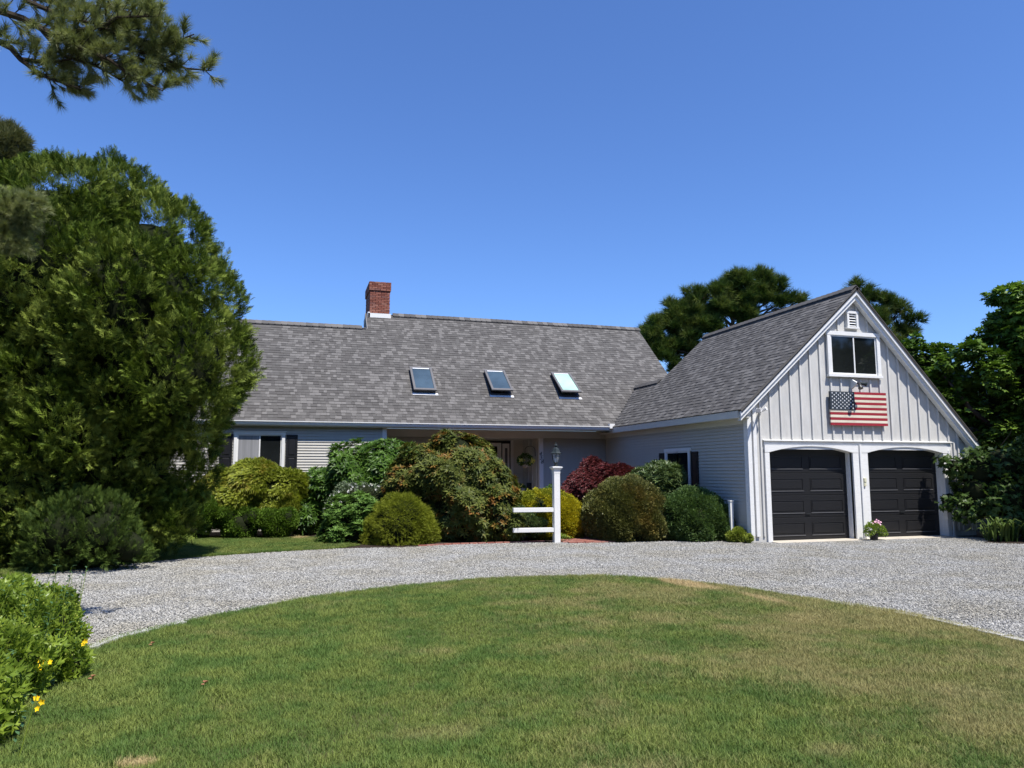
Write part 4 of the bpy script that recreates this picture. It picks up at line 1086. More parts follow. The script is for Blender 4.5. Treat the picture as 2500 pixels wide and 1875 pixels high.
MB().hexa([(7.28, 24.1, .40), (7.50, 24.1, .40), (7.50, 24.35, .40), (7.28, 24.35, .40), (7.22, 24.05, 1.10), (7.62, 24.05, 1.10), (7.62, 24.4, 1.10), (7.22, 24.4, 1.10)]).build('box', M['curtain'], pl)
P, Nn = shell([(7.40, 24.2, 1.13, .15), (7.55, 24.2, 1.12, .12)], 900, hole=.1)
V, F, T = scatter([t_cluster(i, 3) for i in range(3)], P, Nn, nrm(rng.normal(size=Nn.shape)), np.full(len(P), .05)); link('foliage', npmesh('foliage', V, F, T, FM['rhodo']), pl)
floret_mesh('flower', [(7.42+random.gauss(0, .05), 24.02, 1.2+random.gauss(0, .02)) for _ in range(9)], .03, M['yellow_flower'], pl)['kind'] = 'stuff'
cr = empty('porch_chair', (7.78, 24.5, .4), 'black metal armchair beside the white planter on the porch', 'chair')
Box('seat', 'black_metal', cr, 7.58, 7.95, 24.35, 24.8, .82, .86)
Box('backrest', 'black_metal', cr, 7.92, 7.95, 24.35, 24.8, .86, 1.28)
for y in (24.36, 24.79): MB().tube([(7.95, y, 1.12), (7.75, y, 1.14), (7.64, y, 1.08), (7.60, y, .85), (7.60, y, .40)], .014, 6).build('armrest', M['black_metal'], cr)
for y in (24.36, 24.79): MB().tube([(7.93, y, .86), (7.95, y, .40)], .014, 6).build('leg', M['black_metal'], cr)

# ================================================================= PLANTS
SPR = [t_spray(i, 8, .12) for i in range(4)]; WH = [t_whorl(i) for i in range(5)]; CL = [t_cluster(i, 4) for i in range(5)]
NE = [t_needles(i, 34, .03) for i in range(4)]; LA = [t_lace(i) for i in range(4)]; MP = [t_palm(i) for i in range(5)]
THUJA = [(-4.15,15.95,5.55,1.80), (-3.15,15.75,4.75,1.85), (-2.45,15.45,3.75,1.40), (-5.15,16.27,5.3,1.85), (-6.22,17.36,3.6,2.5), (-3.75,16.49,2.92,2.1), (-3.1,16.14,1.45,1.05), (-4.77,16.71,1.30,1.9), (-2.85,15.81,5.85,1.0), (-3.75,16.20,6.95,.85), (-4.75,16.54,6.75,.85), (-2.05,16.04,1.65,.42), (-1.45,15.24,4.35,.42), (-1.55,15.3,3.65,.55), (-2.0,15.5,5.3,.5), (-2.35,15.9,.75,.55), (-3.0,16.0,6.5,.6), (-2.75,16.2,2.5,.72)]
plant('arborvitae', 'huge dark green arborvitae towering over the left side lawn', 'tree', clumpify(THUJA, .26, .52, 4.2)+[(x, y, z, r_*.90) for x, y, z, r_ in THUJA], SPR, 'thuja', .22, 220, base=(-3.9, 16.2, 0), dirmix=(.75, .55, .55), facing='side',
      core=0, cores=THUJA, bumpA=.22, bumpF=5, depth=.13, hole=.45, backkeep=.12, squash=1.,
      trunk=[([(-4.0, 16.2, -.1), (-4.1, 16.2, 3), (-4.3, 16.3, 6.5)], [.28, .2, .06]), ([(-3.6, 16.4, -.1), (-3.0, 16.1, 2.5), (-2.8, 15.9, 5)], [.2, .15, .05]), ([(-5.0, 16.5, -.1), (-5.3, 16.5, 3), (-5.4, 16.5, 6)], [.22, .15, .05])])
plant('young_arborvitae', 'young low arborvitae at the foot of the huge one, by the gravel edge', 'shrub', [(-3.68,14.47,.66,.55), (-3.10,14.50,.62,.54), (-2.70,14.50,.38,.38), (-3.98,14.58,.40,.38), (-3.50,14.57,1.05,.34), (-3.0,14.6,.98,.26), (-3.75,14.6,.95,.2)],
      SPR, 'young', .17, 330, base=(-3.3, 14.5, 0), dirmix=(.8, .7, .5), facing='side', bumpA=.22, bumpF=3.5, hole=.5, core=.7)
def pinetree(name, label, clumps, mat, trunkbase, toppt, size, dens, limbr=.14, nclump=7, twr=.35):
    cl = []
    for (x, y, z, r) in clumps:
        for k in range(nclump):
            d = nrm(rng.normal(size=3)); cl.append((x+d[0]*r*.62, y+d[1]*r*.62, z+d[2]*r*.48, r*rng.uniform(.28, .46), .65))
    tb = Vector(trunkbase); tp = Vector(toppt); tr = []
    tr.append(([tb, tb.lerp(tp, .5)+Vector((.2, 0, 0)), tp], [limbr*2.2, limbr*1.6, limbr*.4]))
    for i, (x, y, z, r) in enumerate(clumps):
        a = tb.lerp(tp, min(.95, max(.25, (z-1.6-tb.z)/(tp.z-tb.z)))); c = Vector((x, y, z))
        tr.append(([a, a.lerp(c, .5)+Vector((0, 0, .25)), c], [limbr*.7, limbr*.4, limbr*.12]))
        for k in range(3):
            e = Vector(cl[i*nclump+k][:3]); tr.append(([a.lerp(c, .7), e], [limbr*.22, .02]))
    return plant(name, label, 'tree', cl, NE, mat, size, dens, base=(tb.x, tb.y, 0), dirmix=(.6, .8, .5), facing='side', core=0, bumpA=.25, bumpF=2.5, depth=.2, hole=.45, squash=.7, trunk=tr, backkeep=.6)
PBK = [(20.59,39.11,9.69,.73), (21.51,38.77,10.17,.73), (21.71,38.58,11.27,.68), (22.86,38.16,11.87,.73), (24.02,37.77,12.23,.73), (25.41,37.28,12.84,.68), (26.46,36.95,12.96,.64), (27.30,36.77,12.47,.59), (28.14,36.61,11.67,.39), (27.56,36.80,11.50,.34), (26.85,37.00,11.62,.54), (22.74,38.62,8.47,.93), (21.09,39.09,8.60,.88), (22.00,38.72,9.44,1.10), (24.29,37.82,11.14,1.10), (25.21,37.48,11.74,.98), (23.38,38.19,10.41,1.10), (20.37,39.23,9.20,.49), (26.14,37.16,12.11,.73), (21.83,38.99,7.62,.49), (20.57,39.02,10.42,.44), (22.89,38.24,11.14,.73), (22.08,38.54,10.66,.73), (25.6,37.5,10.9,.8), (28.7,36.3,11.55,.3), (19.8,39.3,9.0,.4)]
pinetree('pine_tree', 'broad dark pine with flat layered crown behind the house, between main roof and garage', PBK, 'pine', (23.5, 38.2, 0), (25.2, 37.6, 12.4), .42, 70, nclump=7)
PG = [(26.17,28.94,10.50,.36), (26.66,28.84,10.10,.44), (27.43,28.64,9.84,.44), (28.21,28.46,9.40,.48), (28.86,28.33,8.91,.40), (28.44,28.53,8.31,.52), (27.37,28.78,8.91,.70), (27.98,28.73,7.82,.70), (26.79,28.94,9.01,.70), (26.0,29.0,9.6,.6), (27.0,28.9,8.0,.7)]
pinetree('pine_tree', 'smaller pine rising just right of the garage roof peak', PG, 'pine', (27.2, 29.0, 0), (27.2, 28.8, 9.8), .34, 80, limbr=.10, nclump=6)
PL = [(-8.62,24.51,11.18,.73), (-8.25,24.48,10.57,.55), (-9.11,24.60,11.67,.73), (-8.52,24.42,11.60,.43), (-7.89,24.40,10.33,.31), (-9.18,24.77,10.45,.86), (-8.2,24.6,9.6,.7), (-7.5,24.5,9.3,.4)]
pinetree('pine_tree', 'olive coloured pine top showing above the arborvitae at the far left', PL, 'pine_olive', (-9.5, 24.8, 0), (-9.2, 24.6, 11.2), .26, 140, limbr=.12)
# near pine whose boughs hang into the top left corner
BR = [[(-3.846,8.069,6.466), (-3.076,7.873,6.188), (-2.614,7.755,6.029), (-2.305,7.68,5.891), (-2.072,7.628,5.752), (-1.802,7.562,5.634), (-1.608,7.519,5.515), (-1.299,7.444,5.376)],
[(-2.337,7.788,5.95), (-1.953,7.666,6.009), (-1.603,7.571,5.928), (-1.331,7.5,5.848), (-1.064,7.408,5.947)],
[(-2.015,7.799,5.927), (-1.7,7.713,5.866), (-1.423,7.641,5.784), (-1.147,7.568,5.702), (-.91,7.504,5.653)],
[(-3.772,8.327,6.748), (-3.13,8.166,6.5), (-2.651,8.034,6.417), (-2.253,7.92,6.376), (-1.934,7.83,6.334), (-1.616,7.74,6.292), (-1.438,7.686,6.3)],
[(-3.71,8.116,6.181), (-3.05,7.949,5.942), (-2.778,7.882,5.822), (-2.659,7.864,5.683), (-2.463,7.82,5.563), (-2.307,7.786,5.464), (-2.113,7.736,5.404)],
[(-2.696,7.973,5.738), (-2.422,7.897,5.697), (-2.151,7.811,5.737)],
[(-2.545,7.989,6.1), (-2.3,7.948,5.834), (-2.021,7.88,5.711), (-1.701,7.803,5.567)],
[(-1.926,7.56,5.949), (-1.739,7.494,6.028), (-1.378,7.382,6.067)],
[(-2.657,7.841,6.29), (-2.305,7.756,6.13), (-1.916,7.65,6.049), (-1.606,7.562,6.008)],
[(-1.658,7.711,5.784), (-1.342,7.627,5.703), (-1.179,7.605,5.479)]]
npn = empty('pine_tree', (-5.2, 9.4, 0), 'near pine reaching leafy boughs into the top left corner of the view', 'tree')
m = MB(); m.tube([(-5.2, 9.4, -.1), (-5.1, 9.3, 4), (-5.2, 9.2, 9)], [.24, .18, .1], 12); m.build('trunk', M['pinebark'], npn, smooth=True)
m = MB(); tips = []; r = random.Random(5)
for i, b in enumerate(BR):
    pts = [Vector(p) for p in b]
    if i in (0, 3, 4): m.tube([Vector((-5.15, 9.3, pts[0].z-.6))]+[pts[0]], [.07, .05], 8)
    n = len(pts); w0 = .042 if i in (0, 4) else .026
    jp = [p+Vector((r.uniform(-.02, .02), r.uniform(-.05, .05), r.uniform(-.02, .02))) for p in pts]; jp[0] = pts[0]
    m.tube(jp, [max(.006, w0*(1-.85*k/(n-1))) for k in range(n)], 7)
    L = sum((jp[k+1]-jp[k]).length for k in range(n-1))
    for q in range(int(L/.034)):
        t = r.random()**(.8 if i in (0, 4) else 1.0)*(n-1); k = min(int(t), n-2); p = jp[k].lerp(jp[k+1], t-k); d = (jp[k+1]-jp[k]).normalized()
        if i == 4 and t < 3 and r.random() < .7: continue
        if i == 0 and t < 1.5 and r.random() < .6: continue
        side = Vector((r.uniform(-1, 1), r.uniform(-1, 1), r.uniform(-.35, .75))); side = (side-d*side.dot(d)).normalized()
        Lt = r.uniform(.10, .26) if t < n-2.2 else r.uniform(.06, .12); g = (d*.8+side).normalized(); mid = p+g*Lt*.6; e = mid+(g+Vector((0, 0, .35))).normalized()*Lt*.5
        m.tube([p, mid, e], [.006, .0045, .003], 4)
        tips.append((e, (e-mid).normalized())); 
        if r.random() < .75: tips.append((mid, (g+side*.4).normalized()))
        if r.random() < .5: tips.append((p.lerp(mid, .5), (g-side*.2+Vector((0, 0, .3))).normalized()))
m.build('bough', M['twig'], npn)
# hanging lower bough at the left edge
LC = [(x*1.38, y*1.38, 1.68+(z-1.68)*1.38, q*1.38) for x, y, z, q in ((-2.88,8.42,4.30,.19), (-2.68,8.36,4.30,.16), (-2.83,8.43,4.05,.17), (-2.60,8.32,4.38,.11), (-3.07,8.49,4.13,.25), (-2.71,8.41,3.97,.10), (-3.3,8.5,4.4,.25))]
P2, N2 = shell(LC, 170, hole=0, depth=.5, backkeep=1)
MB().tube([(-5.1, 9.3, 4.6), (-4.9, 10.6, 5.1), (-4.3, 11.6, 5.2), (-3.7, 11.5, 5.3)], [.05, .035, .02, .008], 7).build('bough', M['twig'], npn)
P = np.array([list(a) for a, b in tips]); D = np.array([list(b) for a, b in tips])
P = np.concatenate([P, P2]); D = np.concatenate([D, nrm(N2+np.array([.3, 0, .3]))])
n = len(P); NN = [t_needles(i, 95, .018, .7) for i in range(5)]
V, F, T = scatter(NN, P, nrm(D), nrm(rng.normal(size=(n, 3))), rng.uniform(.095, .14, n))
link('needles', npmesh('needles', V, F, T, FM['pine_near']), npn)

# deciduous trees on the right
def out_(l, k): return [(x*k, y*k, 1.68+(z-1.68)*k, r_*k) for x, y, z, r_ in l]
MA = out_([(19.44,15.69,6.35,.53), (19.98,15.55,5.95,.80), (19.09,15.83,6.07,.35), (19.02,15.80,6.35,.28), (19.91,15.72,5.02,1.05), (19.13,15.99,4.67,.70), (18.78,16.04,5.14,.37), (18.18,16.25,4.91,.44), (19.73,15.95,3.63,1.11), (18.71,16.22,3.87,.88), (17.81,16.45,4.16,.53), (19.20,16.22,2.71,.82), (17.91,16.37,4.56,.41), (19.98,15.98,2.70,.93), (20.9,15.6,6.6,.6), (21,15.6,5.8,1.2), (16.9,11.0,4.6,.85), (18.4,11.4,5.0,1.2), (17.4,11.9,5.3,.55), (19.6,12.6,4.6,1.3), (18.2,11.6,3.6,.6), (18.85,15.9,5.6,.25)], 1.09)  # forward lobes lie out of frame, added to cast shade on the vine
plant('maple_tree', 'tall dark green maple at the right edge beyond the garage, with unseen crown added to shade the vine', 'tree', [(*c, .55) for c in clumpify(MA, .34, .62, 2.4)], MP, 'maple', .19, 170, base=(21.6, 17.6, 0), dirmix=(.7, -.25, .6), facing='up', core=0, cores=[(x, y, z, r_*.8) for x, y, z, r_ in MA], bumpA=.25, bumpF=1.8, depth=.22, hole=.6, squash=.85,
      trunk=[([(21.6, 17.6, -.1), (21.5, 17.5, 3), (21.6, 17.2, 6)], [.25, .2, .08]), ([(21.5, 17.5, 2.4), (20.0, 17.7, 3.6), (19.3, 17.9, 4.6)], [.12, .07, .03]), ([(21.5, 17.5, 2.0), (20.0, 17.6, 2.9), (18.6, 17.8, 3.0)], [.13, .09, .04])])
MBt = [(21.50,21.43,5.95,.51), (22.09,21.31,5.54,.63), (22.66,21.12,5.68,.57), (21.89,21.46,4.79,.75), (22.91,21.21,4.34,.90), (23.81,21.07,3.30,.95), (21.70,21.32,6.33,.30), (22.6,21.3,3.2,.9), (21.3,21.6,5.2,.6), (24.3,21.0,4.6,.8)]
plant('maple_tree', 'lighter green tree behind the right slope of the garage roof', 'tree', MBt, MP, 'maple', .20, 170, base=(22.6, 21.4, 0), dirmix=(.7, -.1, .6), facing='up', core=.65, bumpA=.25, bumpF=1.8, depth=.2, hole=.5,
      trunk=[([(22.6, 21.4, -.1), (22.5, 21.4, 5)], [.2, .08])])
# background masses: hedgerow beyond the garden, seen only through gaps
for (x, y, z, r_, h, lb) in ((30, 24, 2.0, 3.0, 1.2, 'dark far shrubbery low behind the maple at the right edge'), (26.5, 27, 1.6, 2.2, 1.2, 'dark far shrubbery behind the garage corner'), (-13, 27, 3, 3.5, 1.3, 'distant green tree behind the arborvitae at the left edge'), (-9, 23, 2, 2.6, 1.2, 'leafy sunlit bush glimpsed between arborvitae stems at the far left')):
    plant('background_tree', lb, 'tree', [(x, y, z, r_, h), (x+r_*.7, y-.5, z*.8, r_*.7, h), (x-r_*.7, y+.3, z*.8, r_*.7, h)], MP, 'far', .32, 40, core=.8, facing='up', bumpA=.2, bumpF=1., dirmix=(.8, 0, .6))
TLN = []
for k in range(42):
    TLN.append((-30+k*2.6, -19+rng.uniform(-2, 2), rng.uniform(2, 4), rng.uniform(2.8, 3.8), 1.3)); TLN.append((-30+k*2.6, -21+rng.uniform(-2, 2), rng.uniform(7.5, 10.5), rng.uniform(2.6, 3.8), 1.2))
root = empty('tree_line', (0, -30, 0), 'dark row of trees across the road behind the viewpoint, mirrored in the windows', 'trees'); root['kind'] = 'stuff'
P, Nn = shell(TLN, 3, .2, .8, .15, backkeep=1)
V, F, T = scatter(MP, P, Nn, nrm(rng.normal(size=Nn.shape)), np.full(len(P), 1.2)); tag(link('foliage', npmesh('foliage', V, F, T, FM['far']), root), kind='stuff')
blobcore(TLN, .92).build('shade_core', FM['core'], root)
# vine mass on the right of the garage
VN = [(16.75,14.75,1.65,.60), (17.35,14.55,1.80,.62), (17.9,14.3,1.65,.72), (16.55,14.6,1.15,.50), (17.1,14.35,1.0,.72), (17.75,14.1,.85,.70), (16.15,14.9,1.80,.22), (18.6,14.2,1.5,.8), (18.4,13.8,.7,.7), (16.35,14.75,.85,.35)]
ex = MB()
for (a, b, c) in (((16.6, 14.9, 1.9), (16.2, 15.05, 2.0), (15.85, 15.1, 1.92)), ((16.5, 14.8, 1.2), (16.2, 14.95, 1.05), (15.95, 15.05, .85)), ((17.2, 14.4, 2.3), (17.3, 14.2, 2.6), (17.25, 14.1, 2.75))):
    ex.tube([a, b, c], [.012, .009, .004], 5)
def vine_extra(root, P, Nn):
    ex.build('tendril', M['twig'], root)
plant('grape_vine', 'tangled grape vine with broad leaves climbing at the right corner of the garage', 'vine', VN+[(15.95,15.05,1.95,.10), (16.1,15.0,1.0,.16), (15.97,15.05,.85,.10)], MP, 'vine', .155, 210, base=(17.1, 14.5, 0), dirmix=(.8, -.2, .7), facing='out', core=.66, bumpA=.25, bumpF=2.2, depth=.16, hole=.6, extra=vine_extra)
P = np.stack([rng.uniform(16.0, 19.2, 75), rng.uniform(0, 1, 75), np.zeros(75)], 1); P[:, 1] = 13.75-(P[:, 0]-16.0)*.42+P[:, 1]*.5
V, F, T = scatter([t_strap(i) for i in range(5)], P, np.array([[0, 0, 1.]])+rng.normal(0, .12, (75, 3)), nrm(rng.normal(size=(75, 3))*[1, 1, .05]), rng.uniform(.45, .75, 75))
dl = empty('daylilies', (17.3, 13.6, 0), 'row of strappy daylily leaves at the foot of the grape vine', 'plant'); link('foliage', npmesh('foliage', V, F, T, FM['lily']), dl)['kind'] = 'stuff'

# ---------------------------------------------------------------- shrubs, left to right
plant('laceleaf_maple', 'mounded yellow-green laceleaf Japanese maple below the left window', 'shrub', [(-1.66,21.10,1.20,.66,.8), (-.83,20.83,1.35,.80,.72), (-.20,20.70,1.22,.66,.75), (-1.22,21.02,.90,.90,.8), (-.25,20.80,.76,.66), (-2.1,21.24,.9,.52), (-1.65,21.12,1.45,.40,.6), (-1.1,20.95,1.70,.36,.6), (-.45,20.8,1.62,.34,.6)],
      LA, 'lace', .12, 900, base=(-.9, 20.9, 0), dirmix=(1, -.35, .35), facing='up', core=.8, bumpA=.09, bumpF=3., depth=.09, hole=.35, trunk=[([(-.9, 21, 0), (-.85, 20.95, 1.1)], [.07, .04])])
plant('boxwood', 'low bright green boxwood hedge in front of the laceleaf maple', 'shrub', [(-1.88,20.45,.62,.37), (-1.47,20.34,.55,.33), (-.97,20.24,.48,.31), (-.47,20.10,.44,.30), (-.06,20.02,.48,.28), (-2.18,20.60,.5,.25), (-1.2,20.3,.3,.4), (-.3,20.1,.25,.35), (-2.7,20.8,.55,.55), (-3.3,20.9,.8,.7), (-2.3,20.5,.25,.35)],
      CL, 'box', .05, 1500, base=(-1, 20.3, 0), dirmix=(1, .6, .6), core=.82, bumpA=.15, bumpF=4, depth=.08, hole=.4)
plant('rhododendron', 'glossy green rhododendron beside the porch corner post, left of the rust-tipped one', 'shrub', [(2.47,20.47,1.80,.76), (1.62,20.76,1.58,.80), (.98,21.00,1.14,.70), (.79,21.13,.58,.56), (1.75,20.82,.69,.90), (2.39,20.59,1.02,.79), (3.00,20.30,1.85,.56), (.35,20.7,.5,.45)],
      WH, 'rhodo', .17, 190, base=(1.8, 20.8, 0), dirmix=(1, .5, .4), facing='out', core=.78, bumpA=.2, bumpF=2.2, depth=.10, hole=.45)
def white_fl(root, P, Nn):
    q = P[(rng.random(len(P)) < .08) & (Nn[:, 1] < .2)]
    floret_mesh('flower_cluster', q+nrm(np.array([-.1, -.6, .8]))*.03, .035, M['white_flower'], root)['kind'] = 'stuff'
plant('flowering_shrub', 'white-flowered shrub squeezed between the glossy rhododendron and the leafy perennials', 'shrub', [(1.45,19.45,1.02,.38), (1.85,19.35,1.06,.36), (2.2,19.25,1.0,.34), (1.2,19.5,.75,.35), (2.4,19.2,.7,.4)], CL, 'catmint', .06, 420, base=(1.8, 19.4, 0), extra=white_fl, core=.8)
plant('rhododendron', 'largest rhododendron, rust-tipped leaves, in front of the entry', 'shrub', [(4.10,18.33,1.66,.92), (3.47,18.52,1.55,.84), (2.95,18.73,1.28,.68), (4.67,18.21,1.17,.86), (4.19,18.42,.66,1.10), (5.05,18.17,.56,.56), (3.50,18.65,.46,.83), (3.95,18.33,2.16,.52), (4.85,18.15,.25,.47), (4.3,18.4,2.1,.4), (5.0,17.35,.45,.42), (4.85,17.6,.9,.5)],
      WH, 'rhodo_rust', .145, 260, base=(4.1, 18.4, 0), dirmix=(1, .6, .4), facing='out', core=.78, bumpA=.17, bumpF=2.6, depth=.10, hole=.42)
plant('leafy_perennials', 'clump of upright leafy green perennials left of the clipped gold-green dome', 'plant', [(1.27,18.46,.61,.47), (1.64,18.33,.71,.44), (1.18,18.33,.22,.45), (1.57,18.13,.22,.38), (.90,18.43,.20,.25), (1.9, 18.3, .5, .4)],
      WH, 'leafy', .11, 380, base=(1.4, 18.4, 0), dirmix=(.5, 1, .4), facing='side', core=.7, bumpA=.22, bumpF=4, depth=.15, hole=.45)
plant('dome_cypress', 'clipped gold-green dome shrub at the gravel edge left of the big rhododendron', 'shrub', [(2.51,17.74,.36,.73), (2.58,17.70,.50,.62), (2.88,17.68,.22,.50), (2.14,17.80,.22,.46)],
      [t_spray(9, 7, .06), t_spray(8, 7, .06)], 'golddome', .11, 1100, base=(2.5, 17.7, 0), dirmix=(1, -.2, .5), facing='side', core=.84, bumpA=.09, bumpF=5, depth=.06, hole=.3, shoots=1, squash=.98)
plant('golden_euonymus', 'bright golden yellow dome shrub behind the lamp post', 'shrub', [(6.18,17.84,.56,.65), (6.57,17.73,.50,.58), (5.87,17.91,.71,.42), (6.73,17.71,.25,.40), (6.29,17.80,.18,.41)],
      CL, 'gold', .050, 2200, base=(6.3, 17.8, 0), dirmix=(1, .4, .6), core=.86, bumpA=.08, bumpF=4, depth=.05, hole=.3, shoots=1)
plant('euonymus', 'loose green variegated shrub between the lamp post rails', 'shrub', [(5.55,17.35,.45,.26), (5.8,17.3,.38,.22), (5.35,17.4,.62,.22), (5.2,17.35,.25,.28)], CL, 'rhodo_pale', .05, 900, base=(5.5, 17.3, 0), core=.7, bumpA=.25, bumpF=6, hole=.5)
plant('laceleaf_maple', 'dark red laceleaf Japanese maple in the corner by the wing wall', 'shrub', [(8.05,19.18,1.15,.74,.8), (8.50,19.0,1.35,.70,.75), (7.70,19.31,.90,.57), (8.43,19.13,.83,.72), (8.10,19.1,1.55,.45,.7), (8.02,19.1,1.80,.26,.8), (9.0,18.87,1.35,.50,.7), (7.5,19.3,.6,.4)],
      LA, 'red', .11, 1100, base=(8.2, 19.1, 0), dirmix=(1, -.4, .35), facing='up', core=.8, bumpA=.1, bumpF=3.5, depth=.09, hole=.35, trunk=[([(8.2, 19.1, 0), (8.25, 19.05, 1.0)], [.06, .04])])
plant('rhododendron', 'small pale green long-leaved rhododendron below the wing window', 'shrub', [(9.35,17.72,1.50,.42), (8.94,17.86,1.38,.34), (9.66,17.63,1.46,.34), (9.26,17.80,1.10,.43), (9.67,17.67,1.12,.36), (9.3,17.7,.6,.5)],
      [t_whorl(i+10, 8, .17, .7) for i in range(4)], 'rhodo_pale', .15, 330, base=(9.3, 17.75, 0), dirmix=(.7, .9, .3), facing='out', core=.72, bumpA=.14, bumpF=3, depth=.10, hole=.3)
plant('clipped_holly', 'large clipped bronze-green dome shrub right of the brick path', 'shrub', [(7.98,17.0,.72,.82), (7.60,17.05,.60,.66), (8.42,16.95,.60,.68), (7.8,16.85,.45,.72), (8.3,16.85,.42,.72)],
      CL, 'brownbox', .050, 2400, base=(8, 16.9, 0), dirmix=(1, .3, .6), core=.88, bumpA=.075, bumpF=4, depth=.05, hole=.3, shoots=1)
plant('clipped_holly', 'clipped grey-green dome shrub against the wing wall near the garage corner', 'shrub', [(9.60,16.50,.62,.68,.95), (9.30,16.6,.50,.64,.95), (9.86,16.38,.50,.58), (10.02,16.2,.36,.46), (9.5,16.3,.38,.6), (9.08,16.7,.4,.5)],
      CL, 'greenbox', .050, 2400, base=(9.65, 16.45, 0), dirmix=(1, .3, .6), core=.88, bumpA=.075, bumpF=4, depth=.05, hole=.3, shoots=1)
plant('small_shrub', 'little yellow-green plant at the garage corner', 'plant', [(10.22,15.50,.18,.17), (10.08,15.55,.12,.12), (10.32,15.22,.12,.09)], CL, 'small', .045, 2500, base=(10.2, 15.5, 0), core=.7, hole=.2)
plant('small_shrub', 'small dark green shrub behind the lamp post at the wall', 'shrub', [(7.1,19.8,1.1,.22), (7.2,19.8,.8,.3), (7.2,19.8,.4,.35)], CL, 'rhodo', .06, 700, base=(7.15, 19.8, 0), core=.7)
plant('catmint', 'grey-green wispy perennial between golden dome and bronze dome', 'plant', [(7.25,18.6,.30,.30), (7.35,18.2,.15,.28), (7.45,17.9,.1,.2)], WH, 'catmint', .09, 500, base=(7.3, 18.3, 0), dirmix=(.5, 1, .6), core=.5, hole=.3)
# dry leaf litter tuft at the post foot
plant('dry_tuft', 'straw-coloured dry tuft at the foot of the lamp post', 'plant', [(6.27,16.85,.04,.09), (6.42,16.9,.03,.07)], [t_strap(3)], 'hyp', .10, 700, base=(6.3, 16.85, 0), dirmix=(.6, 1, .5), core=0)
# hypericum bush, bottom left foreground
HY = [(-2.45,8.25,.34,.33), (-2.26,8.41,.30,.26), (-2.10,7.70,.20,.36), (-2.10,8.0,.12,.22), (-2.62,7.79,.26,.43), (-2.05,6.6,.22,.36), (-1.98,5.55,.2,.36), (-2.0,4.3,.15,.34), (-1.62,4.5,.05,.18), (-1.75,7.0,.10,.2), (-2.4,6.2,.3,.45), (-2.5,5.2,.3,.5), (-2.2,3.9,.2,.4)]
plant('hypericum_bush', 'leafy green hypericum bush with yellow flowers and buds in the bottom left corner', 'shrub', HY,
      [join([leaf(1, .38, .07, .12, ang=a, tilt=.25) for a in (1.1, -1.1, 2.3, -2.3)]+[leaf(.8, .33, .06, .1, o=(0, .35, 0), ang=a, tilt=.5) for a in (.5, -.6)]) for _ in range(3)],
      'hyp', .062, 800, base=(-2.2, 6.3, 0), dirmix=(.7, .8, .6), facing='out', core=.74, bumpA=.22, bumpF=4, depth=.12, hole=.35)
fw = [((-1.83, 6.52, .30), 'yellow hypericum flower'), ]
hy = [o for o in COL.objects if o.name.startswith('hypericum_bush')][0]
floret_mesh('flower', [(-1.73+random.gauss(0, .02), 6.45+random.gauss(0, .02), .26+random.gauss(0, .03)) for _ in range(5)]+[(-1.62+random.gauss(0, .015), 6.0, .12+random.gauss(0, .02)) for _ in range(4)]+[(-1.55, 6.9, .32), (-1.56, 6.9, .30), (-2.05, 6.2, .35), (-2.0, 6.15, .28), (-2.52, 7.35, .55), (-2.5, 7.4, .53), (-2.35, 6.9, .40)], .024, M['bright_flower'], hy)
P, Nn = shell(HY, 90, backkeep=.3); m = MB()
for p, d in zip(P[:600], Nn[:600]): 
    c = Vector(p)+Vector(d)*.03; m.lathe((c.x, c.y, c.z), [(.002, -.008), (.0075, 0), (.006, .008), (.001, .013)], 5)
tag(m.build('buds', FM['small'], hy, smooth=True), kind='stuff')
m = MB(); r = random.Random(3); LT = []
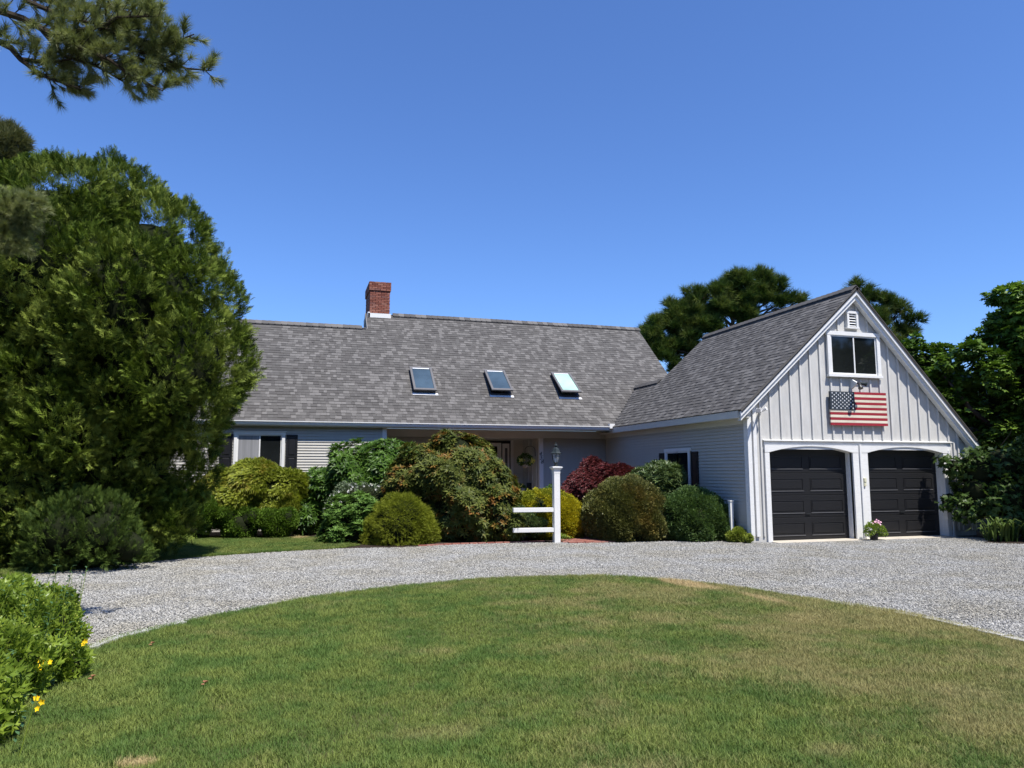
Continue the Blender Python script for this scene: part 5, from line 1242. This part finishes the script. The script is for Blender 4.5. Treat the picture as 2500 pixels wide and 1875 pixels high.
for (x, y, z, L) in ((-2.25, 8.35, .5, .32), (-2.05, 8.3, .45, .22), (-1.9, 7.6, .35, .3), (-1.7, 7.0, .2, .25), (-1.5, 5.2, .1, .25))+tuple((-2.6+r.uniform(0, .75), 7.2+r.uniform(0, 1.2), .42+r.uniform(-.05, .1), r.uniform(.14, .3)) for _ in range(16))+tuple((-2.0+r.uniform(0, .3), r.uniform(5, 7), .3, r.uniform(.1, .25)) for _ in range(12)):
    e = Vector((x+r.uniform(.0, .15), y, z+L)); m.tube([(x, y, z-.2), e], [.004, .002], 4)
    for k in range(7): LT.append((Vector((x, y, z)).lerp(e, k/6), r.uniform(0, 6.3)))
m.build('stem', FM['hyp'], hy)
V, F, T = scatter([join([leaf(1, .4, .07, .12)])], np.array([list(p) for p, _ in LT]), np.array([[math.cos(a), math.sin(a), .4] for _, a in LT]), np.tile([0, 0, 1.], (len(LT), 1)), np.full(len(LT), .055))
link('stem_leaves', npmesh('stem_leaves', V, F, T, FM['hyp_dark']), hy)
# flower pot between the garage doors
pt = empty('flower_pot', (13.62, 14.95, 0), 'black pot of trailing greenery and pink flowers between the garage doors', 'flower pot')
MB().lathe((13.62, 14.95, .01), [(.085, 0), (.115, .19), (.125, .19), (.125, .215), (.11, .215)], 14).build('pot', M['black'], pt)
P, Nn = shell([(13.62,14.95,.30,.15), (13.48,14.92,.26,.12), (13.78,14.92,.24,.12), (13.40,14.9,.17,.07), (13.88,14.9,.16,.06)], 900, hole=.2)
V, F, T = scatter(CL, P, Nn, nrm(rng.normal(size=Nn.shape)), np.full(len(P), .045)); link('foliage', npmesh('foliage', V, F, T, FM['hyp']), pt)
floret_mesh('flower', [(13.66+random.gauss(0, .06), 14.86+random.gauss(0, .04), .44+random.gauss(0, .03)) for _ in range(16)], .028, M['pink_flower'], pt)['kind'] = 'stuff'


# ---------------------------------------------------------------- groups of like things
for o in COL.objects:
    if o.parent is None and o.get('category'):
        for key, g in (('dry_leaf', 'dead leaves lying on the lawn'), ('clipped_holly', 'clipped dome shrubs in front of the wing'), ('rhododendron', 'rhododendrons along the house'),
                       ('laceleaf_maple', 'laceleaf Japanese maples by the house'), ('pine_tree', 'pine trees around the house'), ('maple_tree', 'leafy trees right of the garage'),
                       ('background_tree', 'trees and bushes seen through gaps'), ('small_shrub', 'small shrubs at the foot of the walls'), ('lawn_edging', 'edging stones round the lawn island')):
            if o.name.startswith(key): o['group'] = g
